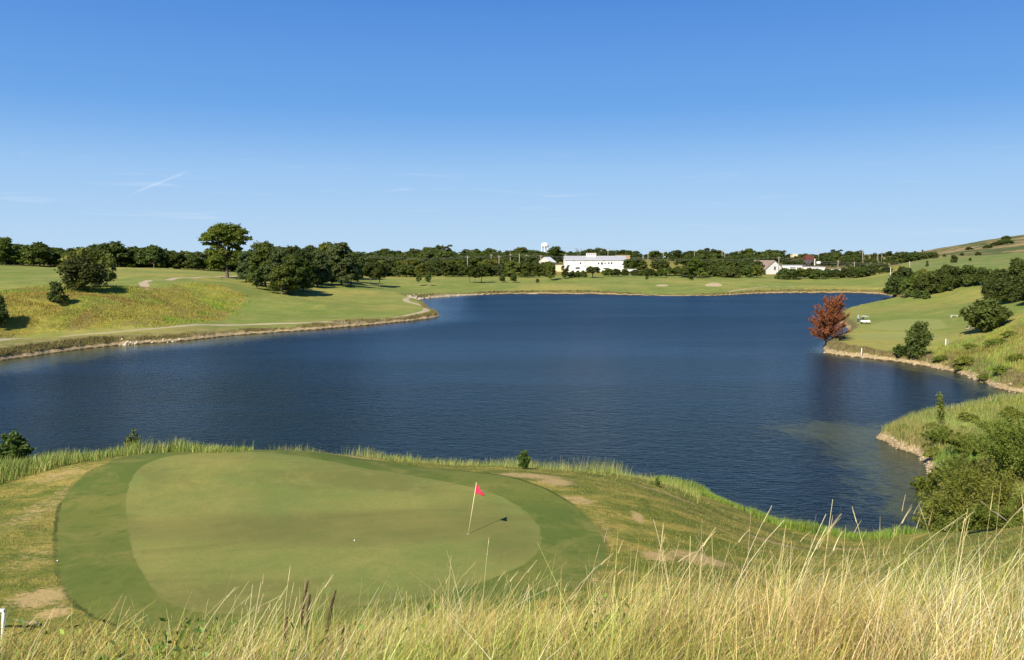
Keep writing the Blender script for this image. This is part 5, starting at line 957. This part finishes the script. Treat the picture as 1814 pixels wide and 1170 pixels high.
# hopper tower
D = 612; x, _ = at_d(1432.5, D); zb = gz(x, D); q = lambda py: z_of(py, D)-zb; root = empty('hopper_tower', (x, D, zb))
MB().add([(s*3.0, t*2.4, q(461)) for s, t in ((-1, -1), (1, -1), (1, 1), (-1, 1))] + [(s*3.2, t*2.4, q(453)) for s, t in ((-1, -1), (1, -1), (1, 1), (-1, 1))], [(0, 1, 5, 4), (1, 2, 6, 5), (2, 3, 7, 6), (3, 0, 4, 7), (4, 5, 6, 7), (3, 2, 1, 0)]).build('bin', M_REDM, root)
MB().add([(s*2.9, t*2.3, q(461)-.01) for s, t in ((-1, -1), (1, -1), (1, 1), (-1, 1))] + [(s*.5, t*.5, q(470)) for s, t in ((-1, -1), (1, -1), (1, 1), (-1, 1))], [(4, 5, 1, 0), (5, 6, 2, 1), (6, 7, 3, 2), (7, 4, 0, 3), (7, 6, 5, 4)]).build('funnel', M_STEEL, root)
MB().lathe([(1.2, q(453)), (1.2, q(451.4)), (.2, q(450.4))], n=14).build('cap', M_REDM, root)
for i, j in ((-2.8, -2.2), (2.8, -2.2), (2.8, 2.2), (-2.8, 2.2)): MB().box((i, j, q(461)/2), (.3, .3, q(461))).build('leg', M_REDM, root)
MB().tube([(-2, 0, q(456)), (-13, 0, q(462))], .22, 6).build('conveyor', M_REDM, root); MB().tube([(4.2, -1, 0), (4.2, -1, q(458.5))], .35, 8).build('pipe', M_WHITE, root)
tag(root, 'rust-red feed hopper tower with a funnel and sloping conveyor', 'hopper')
x, _ = at_d(1450.5, 606); z = gz(x, 606); root = empty('white_tank', (x, 606, z)); a = z_of(468, 606)-z; MB().lathe([(0, a), (1.3, a), (1.6, a+.3), (1.6, a+1.3), (1.3, a+1.7), (0, a+1.8)], n=16).build('drum', M_WHITE, root, True)
for i in (-.9, .9): MB().tube([(i, 0, -.2), (i, 0, a+.05)], .12, 6).build('leg', M_POLE, root)
tag(root, 'small white tank right of the red hopper', 'tank')
# water tower
D = 1250; x, _ = at_d(965, D); zb = gz(x, D)-1; q = lambda py: z_of(py, D)-zb; root = empty('water_tower', (x, D, zb)); w0, w1 = q(437.2), q(430.3); R = 5.4
MB().lathe([(0, w0-1.6), (R*.5, w0-1.3), (R*.9, w0-.3), (R, w0+.6), (R, (w0+w1)/2+.6), (R*.93, w1-1.9), (R*.68, w1-.6), (R*.3, w1), (0, w1+.1)], n=28).build('tank', M_WALL, root, True)
MB().lathe([(R, w0+.3), (R+.7, w0+.3), (R+.7, w0+.55), (R, w0+.55)], n=28).build('balcony', M_WALL, root)
for k in range(6): a = k*math.pi/3+.4; MB().tube([(math.cos(a)*(R+.5), math.sin(a)*(R+.5), -.5), (math.cos(a)*(R-.2), math.sin(a)*(R-.2), w0+.3)], .42, 8).build('leg', M_WALL, root, True)
MB().tube([(0, 0, -.5), (0, 0, w0-1.2)], .9, 12).build('riser_pipe', M_WALL, root, True)
tag(root, 'white water tower on legs rising over the far wood', 'water tower')
# utility poles and their wires
PL = [(828, 520, 468, 453.5), (870, 640, 462, 450.5), (884, 530, 466, 453), (904, 640, 460, 449.5), (920, 530, 470, 450.5), (933, 640, 462, 451), (958, 530, 470, 452), (1002, 600, 462, 450), (1077, 700, 451, 439), (1148, 700, 463, 446), (1175, 640, 462, 446.5), (1279, 820, 453, 442), (1284, 800, 455, 440.5), (1308, 850, 449, 442), (1450, 850, 451, 440.5), (1380, 540, 470, 455), (1485, 560, 476, 461), (1514, 540, 478, 464), (1528, 640, 462, 443.5), (1555, 700, 462, 447.5), (1562, 720, 462, 442), (1598, 640, 459, 442), (1230, 850, 450, 443), (1612, 420, 474, 463)]
def pole_(px, d, pb, pt_, i):
    x, _ = at_d(px, d); z = gz(x, d)-.3; H = z_of(pt_, d)-z; root = empty('utility_pole', (x, d, z)); MB().tube([(0, 0, 0), (0, 0, H)], [.26, .19], 8).build('pole', M_POLE, root, True)
    if i % 5 != 4: MB().box((0, 0, H-.8), (2.6, .2, .2)).build('crossarm', M_POLE, root)
    where = 'left of the long warehouse' if px < 1000 else 'above the warehouse roof' if px < 1110 else 'over the slope right of the warehouse' if px < 1200 else 'on the skyline right of the warehouse' if px < 1320 else 'near the gabled barn' if px < 1420 else 'near the red hopper' if px < 1500 else 'left of the green hillside'
    tag(root, 'thin grey utility pole '+where, 'utility pole', 'utility poles '+where); return Vector((x, d, z+H-.75))
tops = [pole_(*a, i) for i, a in enumerate(PL)]
M_WIRE = plain('wire', (.30, .30, .27), .5)
def wire(pts, sag, rad, label, nw=1):
    mb = MB()
    for w_ in range(nw):
        for a, b in zip(pts[:-1], pts[1:]):
            mb.tube([a.lerp(b, t/10)+Vector((0, w_*1.0, -sag*4*(t/10)*(1-t/10) - w_*.9)) for t in range(11)], rad, 4, False)
    o = mb.build('power_line', M_WIRE); tag(o, label, 'power line')
V3 = lambda px, py, d: Vector((at_d(px, d)[0], d, z_of(py, d)))
wire([V3(655, 454, 520), V3(758, 458, 520), V3(828, 454, 520), V3(884, 453.6, 530), V3(920, 451.5, 530), V3(958, 453, 530), V3(1050, 456, 530), V3(1175, 456, 520)], .3, .035, 'power line crossing low in front of the wood left of the warehouse', 2)
wire([V3(1110, 457.5, 520), V3(1250, 460, 510), V3(1380, 456.5, 500), V3(1485, 464.5, 480), V3(1612, 465.5, 420), V3(1700, 466, 380), V3(1860, 464, 350)], .5, .035, 'power line crossing low over the barn and the green hillside', 2)
wire([V3(985, 437.5, 760), V3(1077, 439.5, 720), V3(1148, 441, 720), V3(1284, 443.5, 800)], 1.2, .05, 'high wire glinting against the sky above the warehouse')
wire([V3(700, 443, 620), V3(790, 441, 640), V3(870, 443, 660), V3(985, 441, 700)], 1.0, .035, 'high wire against the sky left of the water tower')
